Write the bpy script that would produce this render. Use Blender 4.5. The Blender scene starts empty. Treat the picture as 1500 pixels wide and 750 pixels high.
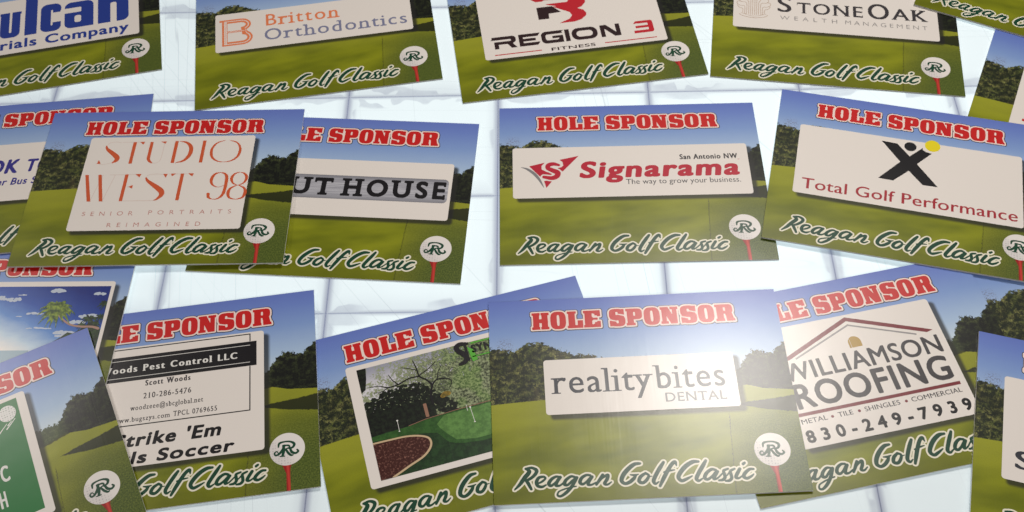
import bpy, math, random
import numpy as np
from mathutils import Matrix, Vector
from mathutils.geometry import tessellate_polygon
random.seed(7); np.random.seed(7)
scn = bpy.context.scene
C = scn.collection

# ------------------------------------------------------------------ camera
cam = bpy.data.cameras.new("camera"); camo = bpy.data.objects.new("camera", cam); C.objects.link(camo)
cam.sensor_width = 36.0; cam.lens = 36.0 * 1658.09 / 1500.0
cam.clip_start = 0.05; cam.clip_end = 50
Rx = Matrix.Rotation(0.602253, 4, 'X'); Rz = Matrix.Rotation(-0.0453557, 4, 'Z')
camo.matrix_world = Matrix.Translation((0, 0, 2.059236)) @ Rx @ Rz
cam.dof.use_dof = True; cam.dof.focus_distance = 2.25; cam.dof.aperture_fstop = 7.0
scn.camera = camo
# ------------------------------------------------------------------ light and exposure (indoor shop light, no sun)
world = bpy.data.worlds.new("World"); scn.world = world; world.use_nodes = True
bg = world.node_tree.nodes["Background"]
bg.inputs[0].default_value = (1.0, 0.93, 0.88, 1); bg.inputs[1].default_value = 0.11
def area(name, loc, target, sx, sy, power, col):
    l = bpy.data.lights.new(name, 'AREA'); l.shape = 'RECTANGLE'; l.size = sx; l.size_y = sy; l.energy = power; l.color = col
    o = bpy.data.objects.new(name, l); C.objects.link(o); o.location = loc
    o.rotation_euler = (Vector(target) - Vector(loc)).to_track_quat('-Z', 'Y').to_euler()
    return o
area("fill_lamp", (0.95, 2.50, 2.75), (0.5, 1.1, 0), 0.62, 0.60, 52, (1.0, 0.95, 0.89))
area("fill_lamp", (-2.75, 2.70, 2.75), (-0.8, 1.2, 0), 0.4, 0.3, 18, (1.0, 0.94, 0.88))
area("fill_lamp", (0.1, -1.5, 2.9), (0.1, 1.4, 0), 2.6, 0.9, 50, (1.0, 0.95, 0.91))  # added fill behind the camera, replaces part of the ambient light
scn.view_settings.view_transform = 'Standard'; scn.view_settings.look = 'None'
scn.view_settings.exposure = 0.0; scn.view_settings.gamma = 1.0
scn.cycles.use_denoising = True
scn.cycles.max_bounces = 6

W = 0.61; H = 0.75          # sign width in metres; art space is x 0..1, y 0..0.75
T = 0.0042                  # sheet thickness
DZ = 0.00012                # step between printed layers

# ------------------------------------------------------------------ material helpers
class NT:
    def __init__(s, name):
        s.m = bpy.data.materials.new(name); s.m.use_nodes = True; s.t = s.m.node_tree; s.b = s.t.nodes["Principled BSDF"]
    def n(s, typ, **kw):
        n = s.t.nodes.new(typ)
        for k, v in kw.items(): setattr(n, k, v)
        return n
    def l(s, a, b): s.t.links.new(a, b)
    def put(s, sock, v):
        if hasattr(v, 'is_linked') or hasattr(v, 'node'): s.l(v, sock)
        elif isinstance(v, (tuple, list)) and len(v) == 3 and sock.type == 'RGBA': sock.default_value = (*v, 1)
        else: sock.default_value = v
    def math(s, op, a, b=0.0, c=0.0, clamp=False):
        n = s.n('ShaderNodeMath', operation=op); n.use_clamp = clamp
        s.put(n.inputs[0], a); s.put(n.inputs[1], b); s.put(n.inputs[2], c); return n.outputs[0]
    def step(s, x, a, b):     # smooth 0..1 between a and b (a may be > b)
        n = s.n('ShaderNodeMapRange', interpolation_type='SMOOTHSTEP'); n.clamp = True
        s.put(n.inputs[0], x); s.put(n.inputs[1], a); s.put(n.inputs[2], b); s.put(n.inputs[3], 0.0); s.put(n.inputs[4], 1.0); return n.outputs[0]
    def mix(s, f, a, b):
        n = s.n('ShaderNodeMix', data_type='RGBA'); s.put(n.inputs[0], f); s.put(n.inputs[6], a); s.put(n.inputs[7], b); return n.outputs[2]
    def mul(s, a, b):
        n = s.n('ShaderNodeMix', data_type='RGBA', blend_type='MULTIPLY'); n.inputs[0].default_value = 1; s.put(n.inputs[6], a); s.put(n.inputs[7], b); return n.outputs[2]
    def noise(s, vec, scale, detail=3, rough=.55, dist=0.0):
        n = s.n('ShaderNodeTexNoise'); s.put(n.inputs['Vector'], vec); n.inputs['Scale'].default_value = scale
        n.inputs['Detail'].default_value = detail; n.inputs['Roughness'].default_value = rough; n.inputs['Distortion'].default_value = dist; return n.outputs[0]
    def comb(s, x, y, z=0.0):
        n = s.n('ShaderNodeCombineXYZ'); s.put(n.inputs[0], x); s.put(n.inputs[1], y); s.put(n.inputs[2], z); return n.outputs[0]
    def profile(s, x, pts, lo, hi):  # piecewise linear function of x through a colour ramp
        r = s.n('ShaderNodeValToRGB'); e = r.color_ramp.elements
        while len(e) < len(pts): e.new(0.5)
        for i, (px, py) in enumerate(pts):
            e[i].position = px
        for i, (px, py) in enumerate(pts):
            v = (py - lo) / (hi - lo); e[i].color = (v, v, v, 1)
        s.put(r.inputs[0], x)
        m = s.n('ShaderNodeMapRange'); s.put(m.inputs[0], r.outputs[0]); m.inputs[1].default_value = 0; m.inputs[2].default_value = 1
        m.inputs[3].default_value = lo; m.inputs[4].default_value = hi; return m.outputs[0]
    def gloss(s, x, y, rough=.295, spec=.56, amount=.25):
        # coroplast skin: faint ridges running up the sheet over the flutes
        v = s.comb(s.math('MULTIPLY', x, 150.0), s.math('MULTIPLY', y, 1.2)); h = s.noise(v, 1.0, 2, .6)
        v2 = s.comb(s.math('MULTIPLY', x, 9.0), s.math('MULTIPLY', y, 7.0)); h2 = s.noise(v2, 1.0, 2, .5)
        hh = s.math('ADD', s.math('MULTIPLY', h, .15), s.math('MULTIPLY', h2, .8))
        b = s.n('ShaderNodeBump'); b.inputs['Strength'].default_value = amount; b.inputs['Distance'].default_value = .0016
        s.l(hh, b.inputs['Height']); s.l(b.outputs[0], s.b.inputs['Normal'])
        s.b.inputs['Roughness'].default_value = rough; s.b.inputs['Specular IOR Level'].default_value = spec
def art_xy(nt):
    tc = nt.n('ShaderNodeTexCoord'); sp = nt.n('ShaderNodeSeparateXYZ'); nt.l(tc.outputs['Object'], sp.inputs[0])
    x = nt.math('MULTIPLY_ADD', sp.outputs[0], 1 / W, .5); y = nt.math('MULTIPLY_ADD', sp.outputs[1], 1 / W, H / 2)
    return x, y
def srgb(r, g, b, k=1.0):
    f = lambda c: ((c / 255 + .055) / 1.055) ** 2.4 if c > 10 else c / 255 / 12.92
    return (min(1, f(r) * k), min(1, f(g) * k), min(1, f(b) * k))
_inks = {}
def ink(name, col, var=.03):
    if name in _inks: return _inks[name]
    nt = NT(name); x, y = art_xy(nt)
    n = nt.noise(nt.comb(x, y), 160, 3, .7)
    f = nt.math('MULTIPLY_ADD', n, 2 * var, 1 - var)
    nt.put(nt.b.inputs['Base Color'], nt.mul(col, nt.comb(f, f, f)))
    nt.gloss(x, y); _inks[name] = nt.m; return nt.m
PANEL = ink('printed_off_white', (.80, .745, .695), .012)
RED = ink('ink_red', (.57, .012, .012)); PINK = ink('ink_pale_outline', (.86, .70, .64)); DKOUT = ink('ink_dark_outline', (.035, .035, .05))
SGREEN = ink('ink_dark_green', (.005, .055, .027), .06); CREAM = ink('ink_cream_outline', (.80, .76, .62))
BLACK = ink('ink_black', (.007, .006, .008)); BRICK = ink('ink_brick_red', (.52, .018, .03))

# ------------------------------------------------------------------ vector print engine: draw in a raster, trace smooth outlines, fill as faces
class Cv:
    def __init__(s, x0, y0, x1, y1, den=1700):
        s.x0, s.y0, s.d = x0, y0, den
        s.w = int((x1 - x0) * den) + 2; s.h = int((y1 - y0) * den) + 2
        s.a = np.zeros((s.h, s.w), np.float32)
    def box(s, x0, y0, x1, y1, pad=0):
        i0 = max(0, int((x0 - pad - s.x0) * s.d) - 2); i1 = min(s.w, int((x1 + pad - s.x0) * s.d) + 3)
        j0 = max(0, int((y0 - pad - s.y0) * s.d) - 2); j1 = min(s.h, int((y1 + pad - s.y0) * s.d) + 3)
        X, Y = np.meshgrid(s.x0 + np.arange(i0, i1) / s.d, s.y0 + np.arange(j0, j1) / s.d)
        return slice(j0, max(j0, j1)), slice(i0, max(i0, i1)), X, Y
    def blend(s, jj, ii, cov, sub):
        if sub: s.a[jj, ii] = np.minimum(s.a[jj, ii], 1 - cov)
        else: s.a[jj, ii] = np.maximum(s.a[jj, ii], cov)
    def cap(s, a, b, sub=False):      # tapered capsule
        (ax, ay, ar), (bx, by, br) = a, b; r = max(ar, br)
        jj, ii, X, Y = s.box(min(ax, bx), min(ay, by), max(ax, bx), max(ay, by), r)
        dx, dy = bx - ax, by - ay; L = dx * dx + dy * dy + 1e-12
        t = np.clip(((X - ax) * dx + (Y - ay) * dy) / L, 0, 1)
        d = np.hypot(X - ax - t * dx, Y - ay - t * dy) - (ar + (br - ar) * t)
        s.blend(jj, ii, np.clip(.5 - d * s.d, 0, 1), sub)
    def stroke(s, pts, smooth=True, sub=False, r=None):
        P = np.array([p if len(p) == 3 else (*p, r) for p in pts], float)
        if smooth and len(P) > 2:
            Q = np.vstack([2 * P[0] - P[1], P, 2 * P[-1] - P[-2]]); out = []
            for i in range(1, len(Q) - 2):
                for t in np.linspace(0, 1, 9)[:-1]:
                    a, b, c, d = Q[i - 1], Q[i], Q[i + 1], Q[i + 2]
                    out.append(.5 * (2 * b + (c - a) * t + (2 * a - 5 * b + 4 * c - d) * t * t + (3 * b - a - 3 * c + d) * t ** 3))
            out.append(P[-1]); P = np.array(out); P[:, 2] = np.maximum(P[:, 2], .0003)
        if len(P) == 1: P = np.vstack([P, P])
        for i in range(len(P) - 1): s.cap(P[i], P[i + 1], sub)
    def bar(s, pts, w, sub=False, closed=False):  # square-ended polyline with mitred corners
        P = [np.array(p, float) for p in pts]
        if closed: P = P + [P[0]]
        for i in range(len(P) - 1):
            a, b = P[i], P[i + 1]; t = (b - a) / (np.linalg.norm(b - a) + 1e-9); n = np.array([-t[1], t[0]]) * w / 2
            e0 = t * w / 2 if (i > 0 or closed) else 0 * t; e1 = t * w / 2 if (i < len(P) - 2 or closed) else 0 * t
            s.poly([a - e0 + n, b + e1 + n, b + e1 - n, a - e0 - n], sub)
    def rr(s, x0, y0, x1, y1, r=0., sub=False):
        jj, ii, X, Y = s.box(x0, y0, x1, y1)
        qx = np.abs(X - (x0 + x1) / 2) - (x1 - x0) / 2 + r; qy = np.abs(Y - (y0 + y1) / 2) - (y1 - y0) / 2 + r
        d = np.hypot(np.maximum(qx, 0), np.maximum(qy, 0)) + np.minimum(np.maximum(qx, qy), 0) - r
        s.blend(jj, ii, np.clip(.5 - d * s.d, 0, 1), sub)
    def ell(s, cx, cy, rx, ry, sub=False, p=2.0):
        jj, ii, X, Y = s.box(cx - rx, cy - ry, cx + rx, cy + ry)
        q = (np.abs((X - cx) / rx) ** p + np.abs((Y - cy) / ry) ** p) ** (1 / p)
        s.blend(jj, ii, np.clip(.5 - (q - 1) * min(rx, ry) * s.d, 0, 1), sub)
    def poly(s, pts, sub=False):
        P = np.array([tuple(p)[:2] for p in pts], float)
        jj, ii, X, Y = s.box(P[:, 0].min(), P[:, 1].min(), P[:, 0].max(), P[:, 1].max())
        cov = np.zeros(X.shape, np.float32); q = .25 / s.d
        for ox, oy in ((-q, -q), (q, -q), (-q, q), (q, q)):
            ins = np.zeros(X.shape, bool); xx = X + ox; yy = Y + oy
            for k in range(len(P)):
                (ax, ay), (bx, by) = P[k], P[(k + 1) % len(P)]
                if ay == by: continue
                c = ((ay > yy) != (by > yy)) & (xx < (bx - ax) * (yy - ay) / (by - ay) + ax)
                ins ^= c
            cov += ins * .25
        s.blend(jj, ii, cov, sub)
    def copy(s):
        c = Cv.__new__(Cv); c.__dict__ = dict(s.__dict__); c.a = s.a.copy(); return c
    def dilate(s, rx, ry=None):
        ry = rx if ry is None else ry
        c = s.copy(); c.a = dil(s.a, rx * s.d, ry * s.d); return c
def shift(a, dy, dx):
    o = np.zeros_like(a); h, w = a.shape
    o[max(0, dy):min(h, h + dy), max(0, dx):min(w, w + dx)] = a[max(0, -dy):min(h, h - dy), max(0, -dx):min(w, w - dx)]
    return o
def dil(a, rx, ry):
    out = a.copy(); R = int(math.ceil(max(ry, 0)))
    spans = {}
    for dy in range(-R, R + 1):
        k = 1 - (dy / max(ry, .5)) ** 2
        if k < 0: continue
        spans[dy] = rx * math.sqrt(k)
    hmax = int(math.ceil(rx)); cum = {0: a}; cur = a
    for k in range(1, hmax + 1):
        cur = np.maximum(cur, np.maximum(shift(a, 0, k), shift(a, 0, -k))); cum[k] = cur
    for dy, sp in spans.items():
        k = int(sp); f = sp - k; b = cum[k]
        if k + 1 in cum: b = np.maximum(b, cum[k + 1] * f)
        out = np.maximum(out, shift(b, dy, 0))
    return out
def ero(a, rx, ry): return 1 - dil(1 - a, rx, ry)
def blur(a):
    p = np.pad(a, 1); p = (p[:-2] + 2 * p[1:-1] + p[2:]) / 4; return (p[:, :-2] + 2 * p[:, 1:-1] + p[:, 2:]) / 4
def contours(a, tol=.22):
    f = np.pad(a, 1) - .5001; h, w = f.shape; ins = f > 0
    code = ins[:-1, :-1] * 1 + ins[:-1, 1:] * 2 + ins[1:, 1:] * 4 + ins[1:, :-1] * 8
    # edges: 0 bottom(j,i) 1 right 2 top 3 left ; inside kept on the left
    SEG = {1: [(3, 0)], 2: [(0, 1)], 3: [(3, 1)], 4: [(1, 2)], 5: [(3, 2), (1, 0)], 6: [(0, 2)], 7: [(3, 2)],
           8: [(2, 3)], 9: [(2, 0)], 10: [(0, 3), (2, 1)], 11: [(2, 1)], 12: [(1, 3)], 13: [(1, 0)], 14: [(0, 3)]}
    nxt = {}
    def key(j, i, e):
        return (j, i, 0) if e == 0 else (j, i + 1, 1) if e == 1 else (j + 1, i, 0) if e == 2 else (j, i, 1)
    for j, i in zip(*np.nonzero((code > 0) & (code < 15))):
        j = int(j); i = int(i)
        for a0, b0 in SEG[int(code[j, i])]: nxt[key(j, i, a0)] = key(j, i, b0)
    loops = []
    def pos(k):
        j, i, v = k
        if v == 0: t = f[j, i] / (f[j, i] - f[j, i + 1]); return (i + t - 1, j - 1)
        t = f[j, i] / (f[j, i] - f[j + 1, i]); return (i - 1, j + t - 1)
    while nxt:
        k0, k = nxt.popitem(); path = [k0]
        while k != k0 and k in nxt: path.append(k); k = nxt.pop(k)
        P = np.array([pos(q) for q in path])
        if len(P) < 4: continue
        P = rdp(P, tol)
        if len(P) >= 3: loops.append(P)
    return loops
def rdp(P, tol):
    n = len(P); far = int(np.argmax(((P - P[0]) ** 2).sum(1))); keep = {0, far}; st = [(0, far), (far, n)]
    while st:
        a, b = st.pop()
        if b - a < 2: continue
        A = P[a]; B = P[b % n]; d = B - A; L = math.hypot(*d) + 1e-9
        q = P[a + 1:b] - A; dist = np.abs(q[:, 0] * d[1] - q[:, 1] * d[0]) / L
        k = int(np.argmax(dist))
        if dist[k] > tol: m = a + 1 + k; keep.add(m); st += [(a, m), (m, b)]
    return P[sorted(keep)]
def trace(c, do_blur=True, tol=.22):
    a = blur(c.a) if do_blur else c.a
    L = contours(a, tol)
    return [np.c_[c.x0 + P[:, 0] / c.d, c.y0 + P[:, 1] / c.d] for P in L]
class Print:
    """flat printed art: layers of filled outlines stacked DZ apart"""
    def __init__(s, base=1): s.v = []; s.f = []; s.mi = []; s.mats = []; s.k = base
    def loops(s, loops, mat, k=None):
        if k is None: k = s.k; s.k += 1
        if mat not in s.mats: s.mats.append(mat)
        mi = s.mats.index(mat)
        # group holes with the outer loop that holds them, so each fill stays small
        def area2(P): x, y = P[:, 0], P[:, 1]; return np.sum(x * np.roll(y, -1) - y * np.roll(x, -1))
        L = [(area2(P), P) for P in loops]
        if not L: return s
        big = max(L, key=lambda q: abs(q[0]))[0]; sg = 1 if big > 0 else -1
        outs = [[P] for a, P in L if a * sg > 0]; holes = [P for a, P in L if a * sg <= 0]
        def inside(pt, P):
            x, y = P[:, 0], P[:, 1]; xn, yn = np.roll(x, -1), np.roll(y, -1)
            with np.errstate(divide='ignore', invalid='ignore'):
                c = ((y > pt[1]) != (yn > pt[1])) & (pt[0] < (xn - x) * (pt[1] - y) / (yn - y) + x)
            return c.sum() % 2 == 1
        for Hh in holes:
            best = None
            for o in outs:
                if inside(Hh[0], o[0]) and (best is None or abs(area2(o[0])) < abs(area2(best[0]))): best = o
            if best is not None: best.append(Hh)
        for grp in outs:
            pts = [Vector((float(x), float(y), 0)) for P in grp for x, y in P]
            tri = tessellate_polygon([[Vector((float(x), float(y), 0)) for x, y in P] for P in grp])
            o = len(s.v); s.v += [((p.x - .5) * W, (p.y - H / 2) * W, k * DZ) for p in pts]
            for t in tri:
                a, b, c = (pts[i] for i in t)
                cr = (b - a).cross(c - a).z
                if abs(cr) < 1e-14: continue
                s.f.append(tuple(o + i for i in (t if cr > 0 else t[::-1]))); s.mi.append(mi)
        return s
    def cv(s, c, mat, k=None, **kw): return s.loops(trace(c, **kw), mat, k)
    def poly(s, pts, mat, k=None): return s.loops([np.array(pts, float)], mat, k)
    def mesh(s, name):
        m = bpy.data.meshes.new(name); m.from_pydata(s.v, [], s.f)
        for mt in s.mats: m.materials.append(mt)
        m.polygons.foreach_set('material_index', s.mi); m.update(); return m

# ------------------------------------------------------------------ lettering from the built-in sans, with weight, slant, contrast and serifs
_tmp = {}
def _meas(t):
    if t not in _tmp:
        cu = bpy.data.curves.new('m', 'FONT'); cu.body = t; cu.resolution_u = 6; ob = bpy.data.objects.new('m', cu)
        me = bpy.data.meshes.new_from_object(ob)
        co = np.array([v.co[:2] for v in me.vertices]) if len(me.vertices) else np.zeros((0, 2))
        me.calc_loop_triangles(); tr = np.array([t_.vertices[:] for t_ in me.loop_triangles])
        _tmp[t] = (co, tr); bpy.data.meshes.remove(me); bpy.data.objects.remove(ob); bpy.data.curves.remove(cu)
    return _tmp[t]
CAP = float(_meas('H')[0][:, 1].max()); _HW = _meas('HH')[0][:, 0].max()
def adv(ch): return _meas('H' + ch + 'H')[0][:, 0].max() - _HW if ch != 'H' else _HW - _meas('H')[0][:, 0].max()
def glyph(ch, px, weight, contrast, thin, serif, hs):
    """raster of one glyph; px = pixels per cap height; returns (array, originx, originy)"""
    co, tr = _meas(ch); sc = px / CAP; m = int(px * .5)
    if len(co) == 0: return None
    x0 = co[:, 0].min() * hs; x1 = co[:, 0].max() * hs; y0 = co[:, 1].min(); y1 = co[:, 1].max()
    w = int((x1 - x0) * sc) + 2 * m + 2; h = int((y1 - y0) * sc) + 2 * m + 2
    ox = m - x0 * sc; oy = m - y0 * sc; a = np.zeros((h, w), np.float32)
    P = co * [sc * hs, sc] + [ox, oy]
    for t in tr:
        A, B, D = P[t]; i0, i1 = int(min(A[0], B[0], D[0])), int(max(A[0], B[0], D[0])) + 2; j0, j1 = int(min(A[1], B[1], D[1])), int(max(A[1], B[1], D[1])) + 2
        X, Y = np.meshgrid(np.arange(i0, i1), np.arange(j0, j1))
        e = lambda p, q: (q[0] - p[0]) * (Y - p[1]) - (q[1] - p[1]) * (X - p[0])
        e1, e2, e3 = e(A, B), e(B, D), e(D, A)
        c = ((e1 >= -1e-6) & (e2 >= -1e-6) & (e3 >= -1e-6)) | ((e1 <= 1e-6) & (e2 <= 1e-6) & (e3 <= 1e-6))
        a[j0:j1, i0:i1] = np.maximum(a[j0:j1, i0:i1], c)
    if thin: a = ero(a, thin * px, thin * px)
    if contrast: a = dil(a, contrast * px, 0)
    if weight > 0: a = dil(a, weight * px, weight * px)
    elif weight < 0: a = ero(a, -weight * px, -weight * px)
    if serif:
        s, th = serif[0] * px, max(2, serif[1] * px)
        def runs(row):
            r = a[int(row)] > .5; d = np.diff(np.r_[0, r.astype(int), 0]); return list(zip(np.nonzero(d == 1)[0], np.nonzero(d == -1)[0]))
        ext = weight * px if weight > 0 else 0
        def slab(y, up, half=0):
            R0 = runs(oy + y * px + (3 if up else -4)); R1 = runs(oy + y * px + (px * .16 if up else -px * .16))
            for (p, q) in R0:
                for (p1, q1) in R1:
                    if min(q, q1) > max(p, p1) - 2 and (q - p) < px * .36 and .62 < (q - p) / max(1, q1 - p1) < 1.6:
                        yb = oy + y * px - (ext if up else 0); ja, jb = (yb, yb + th) if up else (oy + y * px + ext - th, oy + y * px + ext)
                        L = int(p - s); Rr = int(q + (s if half == 0 else 0)); a[int(ja):int(jb) + 1, max(0, L):min(w, Rr)] = 1
                        k = int(s * .45)   # bracket
                        for z in range(k):
                            jz = int(jb) + z if up else int(ja) - z
                            if 0 <= jz < h: a[jz, max(0, int(p - (k - z) * .6)):min(w, int(q + ((k - z) * .6 if half == 0 else 0)))] = 1
        if ch in 'ABDEFHIKLMNPRTXYfhiklmnrx1147': slab(0, True)
        if ch in 'HIKMNUVWXY': slab(1, False)
        if ch in 'BDEFPR': slab(1, False, 1)
        xh = .655
        if ch in 'imnrpu': slab(xh, False, 1)
        if ch in 'vwxyk': slab(xh, False)
        asc = (co[:, 1].max()) / CAP
        if ch in 'bdhkl': slab(asc, False, 1)
        if ch in 'EFLTZ' :
            xs = np.nonzero(a.any(0))[0]; xr = xs[-1]; xl = xs[0]; hgt = int(.26 * px); wd = max(2, int(th * .9))
            if ch in 'EFT': a[int(oy + px - hgt):int(oy + px + ext), xr - wd:xr] = 1
            if ch in 'EL': a[int(oy - ext):int(oy + hgt), xr - wd:xr] = 1
            if ch == 'T': a[int(oy + px - hgt):int(oy + px + ext), xl:xl + wd] = 1
        if ch in 'CGSs': pass
    return a, ox, oy
def text(pr, s, x0, y0, x1, cap, mat, weight=0, slant=0, track=None, hs=None, contrast=0, thin=0, serif=None, k=None, px=None):
    """print string s from x0 to x1 on baseline y0; track=None -> letters stretch to fit, track='fit' -> spacing fits (needs hs)"""
    px = px or (60 if cap > .03 else 44); adj = 2 * (weight + contrast) if weight + contrast > 0 else 0
    if serif: adj += serif[0] * .9
    hs0 = hs or 1.0
    def layout(hs_, tr):
        cx = 0; out = []
        for c in s:
            out.append(cx); cx += (adv(c) / CAP) * hs_ + adj + tr
        last = s.rstrip()[-1]; co = _meas(last)[0]; fi = s[0]; cf = _meas(fi)[0]
        ink0 = cf[:, 0].min() / CAP * hs_; ink1 = out[len(s.rstrip()) - 1] + co[:, 0].max() / CAP * hs_
        return out, ink0 - weight, ink1 + weight
    want = (x1 - x0) / cap
    if track == 'fit':
        _, a0, a1 = layout(hs0, 0); tr = (want - (a1 - a0)) / max(1, len(s.rstrip()) - 1)
        out, a0, a1 = layout(hs0, tr); H_ = hs0
    else:
        tr = track or 0; _, a0, a1 = layout(1, tr); _, b0, b1 = layout(2, tr); g = (b1 - b0) - (a1 - a0)
        H_ = 1 + (want - (a1 - a0)) / g; H_ = max(.35, H_); out, a0, a1 = layout(H_, tr)
    if k is None: k = pr.k; pr.k += 1
    cache = {}
    for c, cx in zip(s, out):
        if c == ' ': continue
        if c not in cache:
            g = glyph(c, px, weight, contrast, thin, serif, H_)
            if g is None: continue
            A, ox, oy = g; cache[c] = [np.c_[(P[:, 0] - ox), (P[:, 1] - oy)] for P in contours(blur(A))]
        sc = cap / px; L = []
        for P in cache[c]:
            X = P[:, 0] * sc + (cx - a0) * cap + x0 + P[:, 1] * sc * slant; L.append(np.c_[X, P[:, 1] * sc + y0])
        pr.loops(L, mat, k)
    return pr

SCRIPT = [[(0.1048, 0.1164, 0.0027), (0.1152, 0.1074, 0.0066), (0.0998, 0.0871, 0.0072), (0.083, 0.0648, 0.0057), (0.0665, 0.0482, 0.0024)], [(0.104, 0.1173, 0.0039), (0.123, 0.1201, 0.0045), (0.1377, 0.1116, 0.006), (0.1351, 0.0993, 0.0057), (0.1214, 0.086, 0.0051), (0.1037, 0.0761, 0.0042)], [(0.1032, 0.0792, 0.0048), (0.1105, 0.0665, 0.0057), (0.1188, 0.0477, 0.0045)], [(0.1363, 0.0643, 0.0024), (0.1525, 0.0706, 0.0036), (0.1652, 0.0814, 0.0036), (0.1591, 0.0878, 0.0042), (0.1445, 0.0849, 0.0051), (0.1366, 0.0714, 0.006), (0.1397, 0.058, 0.0054), (0.1531, 0.0537, 0.0045), (0.1663, 0.0598, 0.0027)], [(0.211, 0.084, 0.0042), (0.1995, 0.0861, 0.0042), (0.1846, 0.0782, 0.0054), (0.1752, 0.0642, 0.006), (0.1811, 0.056, 0.0048), (0.1939, 0.0639, 0.0039), (0.2123, 0.0815, 0.0042)], [(0.2124, 0.0836, 0.0054), (0.202, 0.0697, 0.0057), (0.1973, 0.057, 0.0054), (0.2093, 0.0555, 0.0036), (0.2228, 0.0655, 0.0027)], [(0.2599, 0.0816, 0.0036), (0.2463, 0.0844, 0.0045), (0.2299, 0.0729, 0.0054), (0.2245, 0.0599, 0.006), (0.2346, 0.0564, 0.0045), (0.2505, 0.0703, 0.0039), (0.2642, 0.0804, 0.0042)], [(0.265, 0.0795, 0.0051), (0.2565, 0.0654, 0.0057), (0.2457, 0.0491, 0.0057), (0.2284, 0.031, 0.0054), (0.2105, 0.0198, 0.0042), (0.2007, 0.0233, 0.0036), (0.2052, 0.0352, 0.0027), (0.2228, 0.0426, 0.0027), (0.2418, 0.0477, 0.0024), (0.2607, 0.0505, 0.0024)], [(0.3079, 0.0854, 0.0039), (0.295, 0.0866, 0.0045), (0.2799, 0.0775, 0.0054), (0.2737, 0.0636, 0.006), (0.2813, 0.0565, 0.0045), (0.2939, 0.0635, 0.0039), (0.3113, 0.0812, 0.0042)], [(0.3133, 0.0801, 0.0051), (0.3026, 0.0653, 0.0054), (0.299, 0.055, 0.0051), (0.3098, 0.0532, 0.0036), (0.3247, 0.0605, 0.0027)], [(0.3474, 0.0846, 0.0051), (0.3386, 0.0715, 0.0057), (0.3247, 0.0528, 0.0039)], [(0.3306, 0.0617, 0.0027), (0.3491, 0.0771, 0.0039), (0.3635, 0.0832, 0.0054), (0.3594, 0.0686, 0.0057), (0.3508, 0.0555, 0.0051), (0.3599, 0.0514, 0.0036), (0.373, 0.0596, 0.0021)], [(0.4688, 0.1178, 0.0043), (0.451, 0.116, 0.0063), (0.4305, 0.1016, 0.0073), (0.4128, 0.082, 0.0073), (0.4053, 0.0627, 0.0066), (0.4148, 0.0521, 0.0053), (0.4293, 0.0557, 0.0059), (0.4437, 0.0668, 0.0059), (0.4509, 0.076, 0.004)], [(0.4349, 0.0809, 0.0023), (0.449, 0.0788, 0.004), (0.4613, 0.0816, 0.0016)], [(0.4801, 0.082, 0.0046), (0.4664, 0.0725, 0.0059), (0.4602, 0.0576, 0.0059), (0.4723, 0.0519, 0.0053), (0.4861, 0.063, 0.0053), (0.4922, 0.0763, 0.004), (0.4828, 0.0836, 0.0046)], [(0.4911, 0.0719, 0.0026), (0.5032, 0.0727, 0.0013)], [(0.5439, 0.1182, 0.0049), (0.5326, 0.1026, 0.0066), (0.5173, 0.0795, 0.0066), (0.5061, 0.0576, 0.0063), (0.5106, 0.0466, 0.0043), (0.5223, 0.0528, 0.0023)], [(0.5837, 0.1042, 0.002), (0.5805, 0.1174, 0.0059), (0.5683, 0.1091, 0.0063), (0.5532, 0.0879, 0.0066), (0.5376, 0.0622, 0.0066), (0.5245, 0.0385, 0.0046)], [(0.5416, 0.084, 0.003), (0.558, 0.0883, 0.0036), (0.5763, 0.0902, 0.002)], [(0.6546, 0.1154, 0.0043), (0.636, 0.1146, 0.0066), (0.6137, 0.102, 0.0073), (0.5945, 0.0824, 0.0073), (0.5854, 0.0649, 0.0066), (0.594, 0.0526, 0.0056), (0.6105, 0.0579, 0.0049), (0.6293, 0.0671, 0.0023)], [(0.6785, 0.1176, 0.0046), (0.6677, 0.101, 0.0066), (0.652, 0.0778, 0.0066), (0.6416, 0.0587, 0.0063), (0.6474, 0.0499, 0.0046), (0.662, 0.0577, 0.0023)], [(0.7057, 0.0837, 0.0043), (0.6928, 0.0864, 0.0049), (0.6761, 0.0756, 0.0059), (0.6676, 0.0597, 0.0059), (0.6756, 0.0533, 0.0049), (0.69, 0.0613, 0.0043), (0.7083, 0.0791, 0.0046)], [(0.7107, 0.078, 0.0053), (0.6997, 0.0625, 0.0056), (0.6962, 0.0536, 0.0049), (0.7075, 0.0554, 0.003), (0.7256, 0.0714, 0.0026)], [(0.7451, 0.0858, 0.0036), (0.7307, 0.0804, 0.0046), (0.731, 0.0695, 0.0053), (0.7315, 0.0576, 0.0053), (0.7241, 0.0495, 0.0049), (0.7112, 0.0481, 0.0033)], [(0.7207, 0.048, 0.0023), (0.737, 0.0624, 0.0023), (0.7481, 0.0737, 0.003)], [(0.7656, 0.0848, 0.0036), (0.7512, 0.078, 0.0046), (0.7516, 0.0671, 0.0053), (0.7523, 0.0548, 0.0053), (0.7448, 0.0464, 0.0049), (0.732, 0.045, 0.0033)], [(0.7818, 0.0833, 0.0056), (0.7712, 0.0674, 0.0059), (0.766, 0.0558, 0.0056), (0.775, 0.0527, 0.0036), (0.7908, 0.0631, 0.0023)], [(0.7948, 0.0997, 0.0049), (0.8002, 0.1036, 0.0043)], [(0.8247, 0.0811, 0.004), (0.8125, 0.0807, 0.0049), (0.7972, 0.0695, 0.0059), (0.7905, 0.057, 0.0059), (0.8, 0.0508, 0.0049), (0.8145, 0.0568, 0.004), (0.8232, 0.0638, 0.0023)]]
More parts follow.
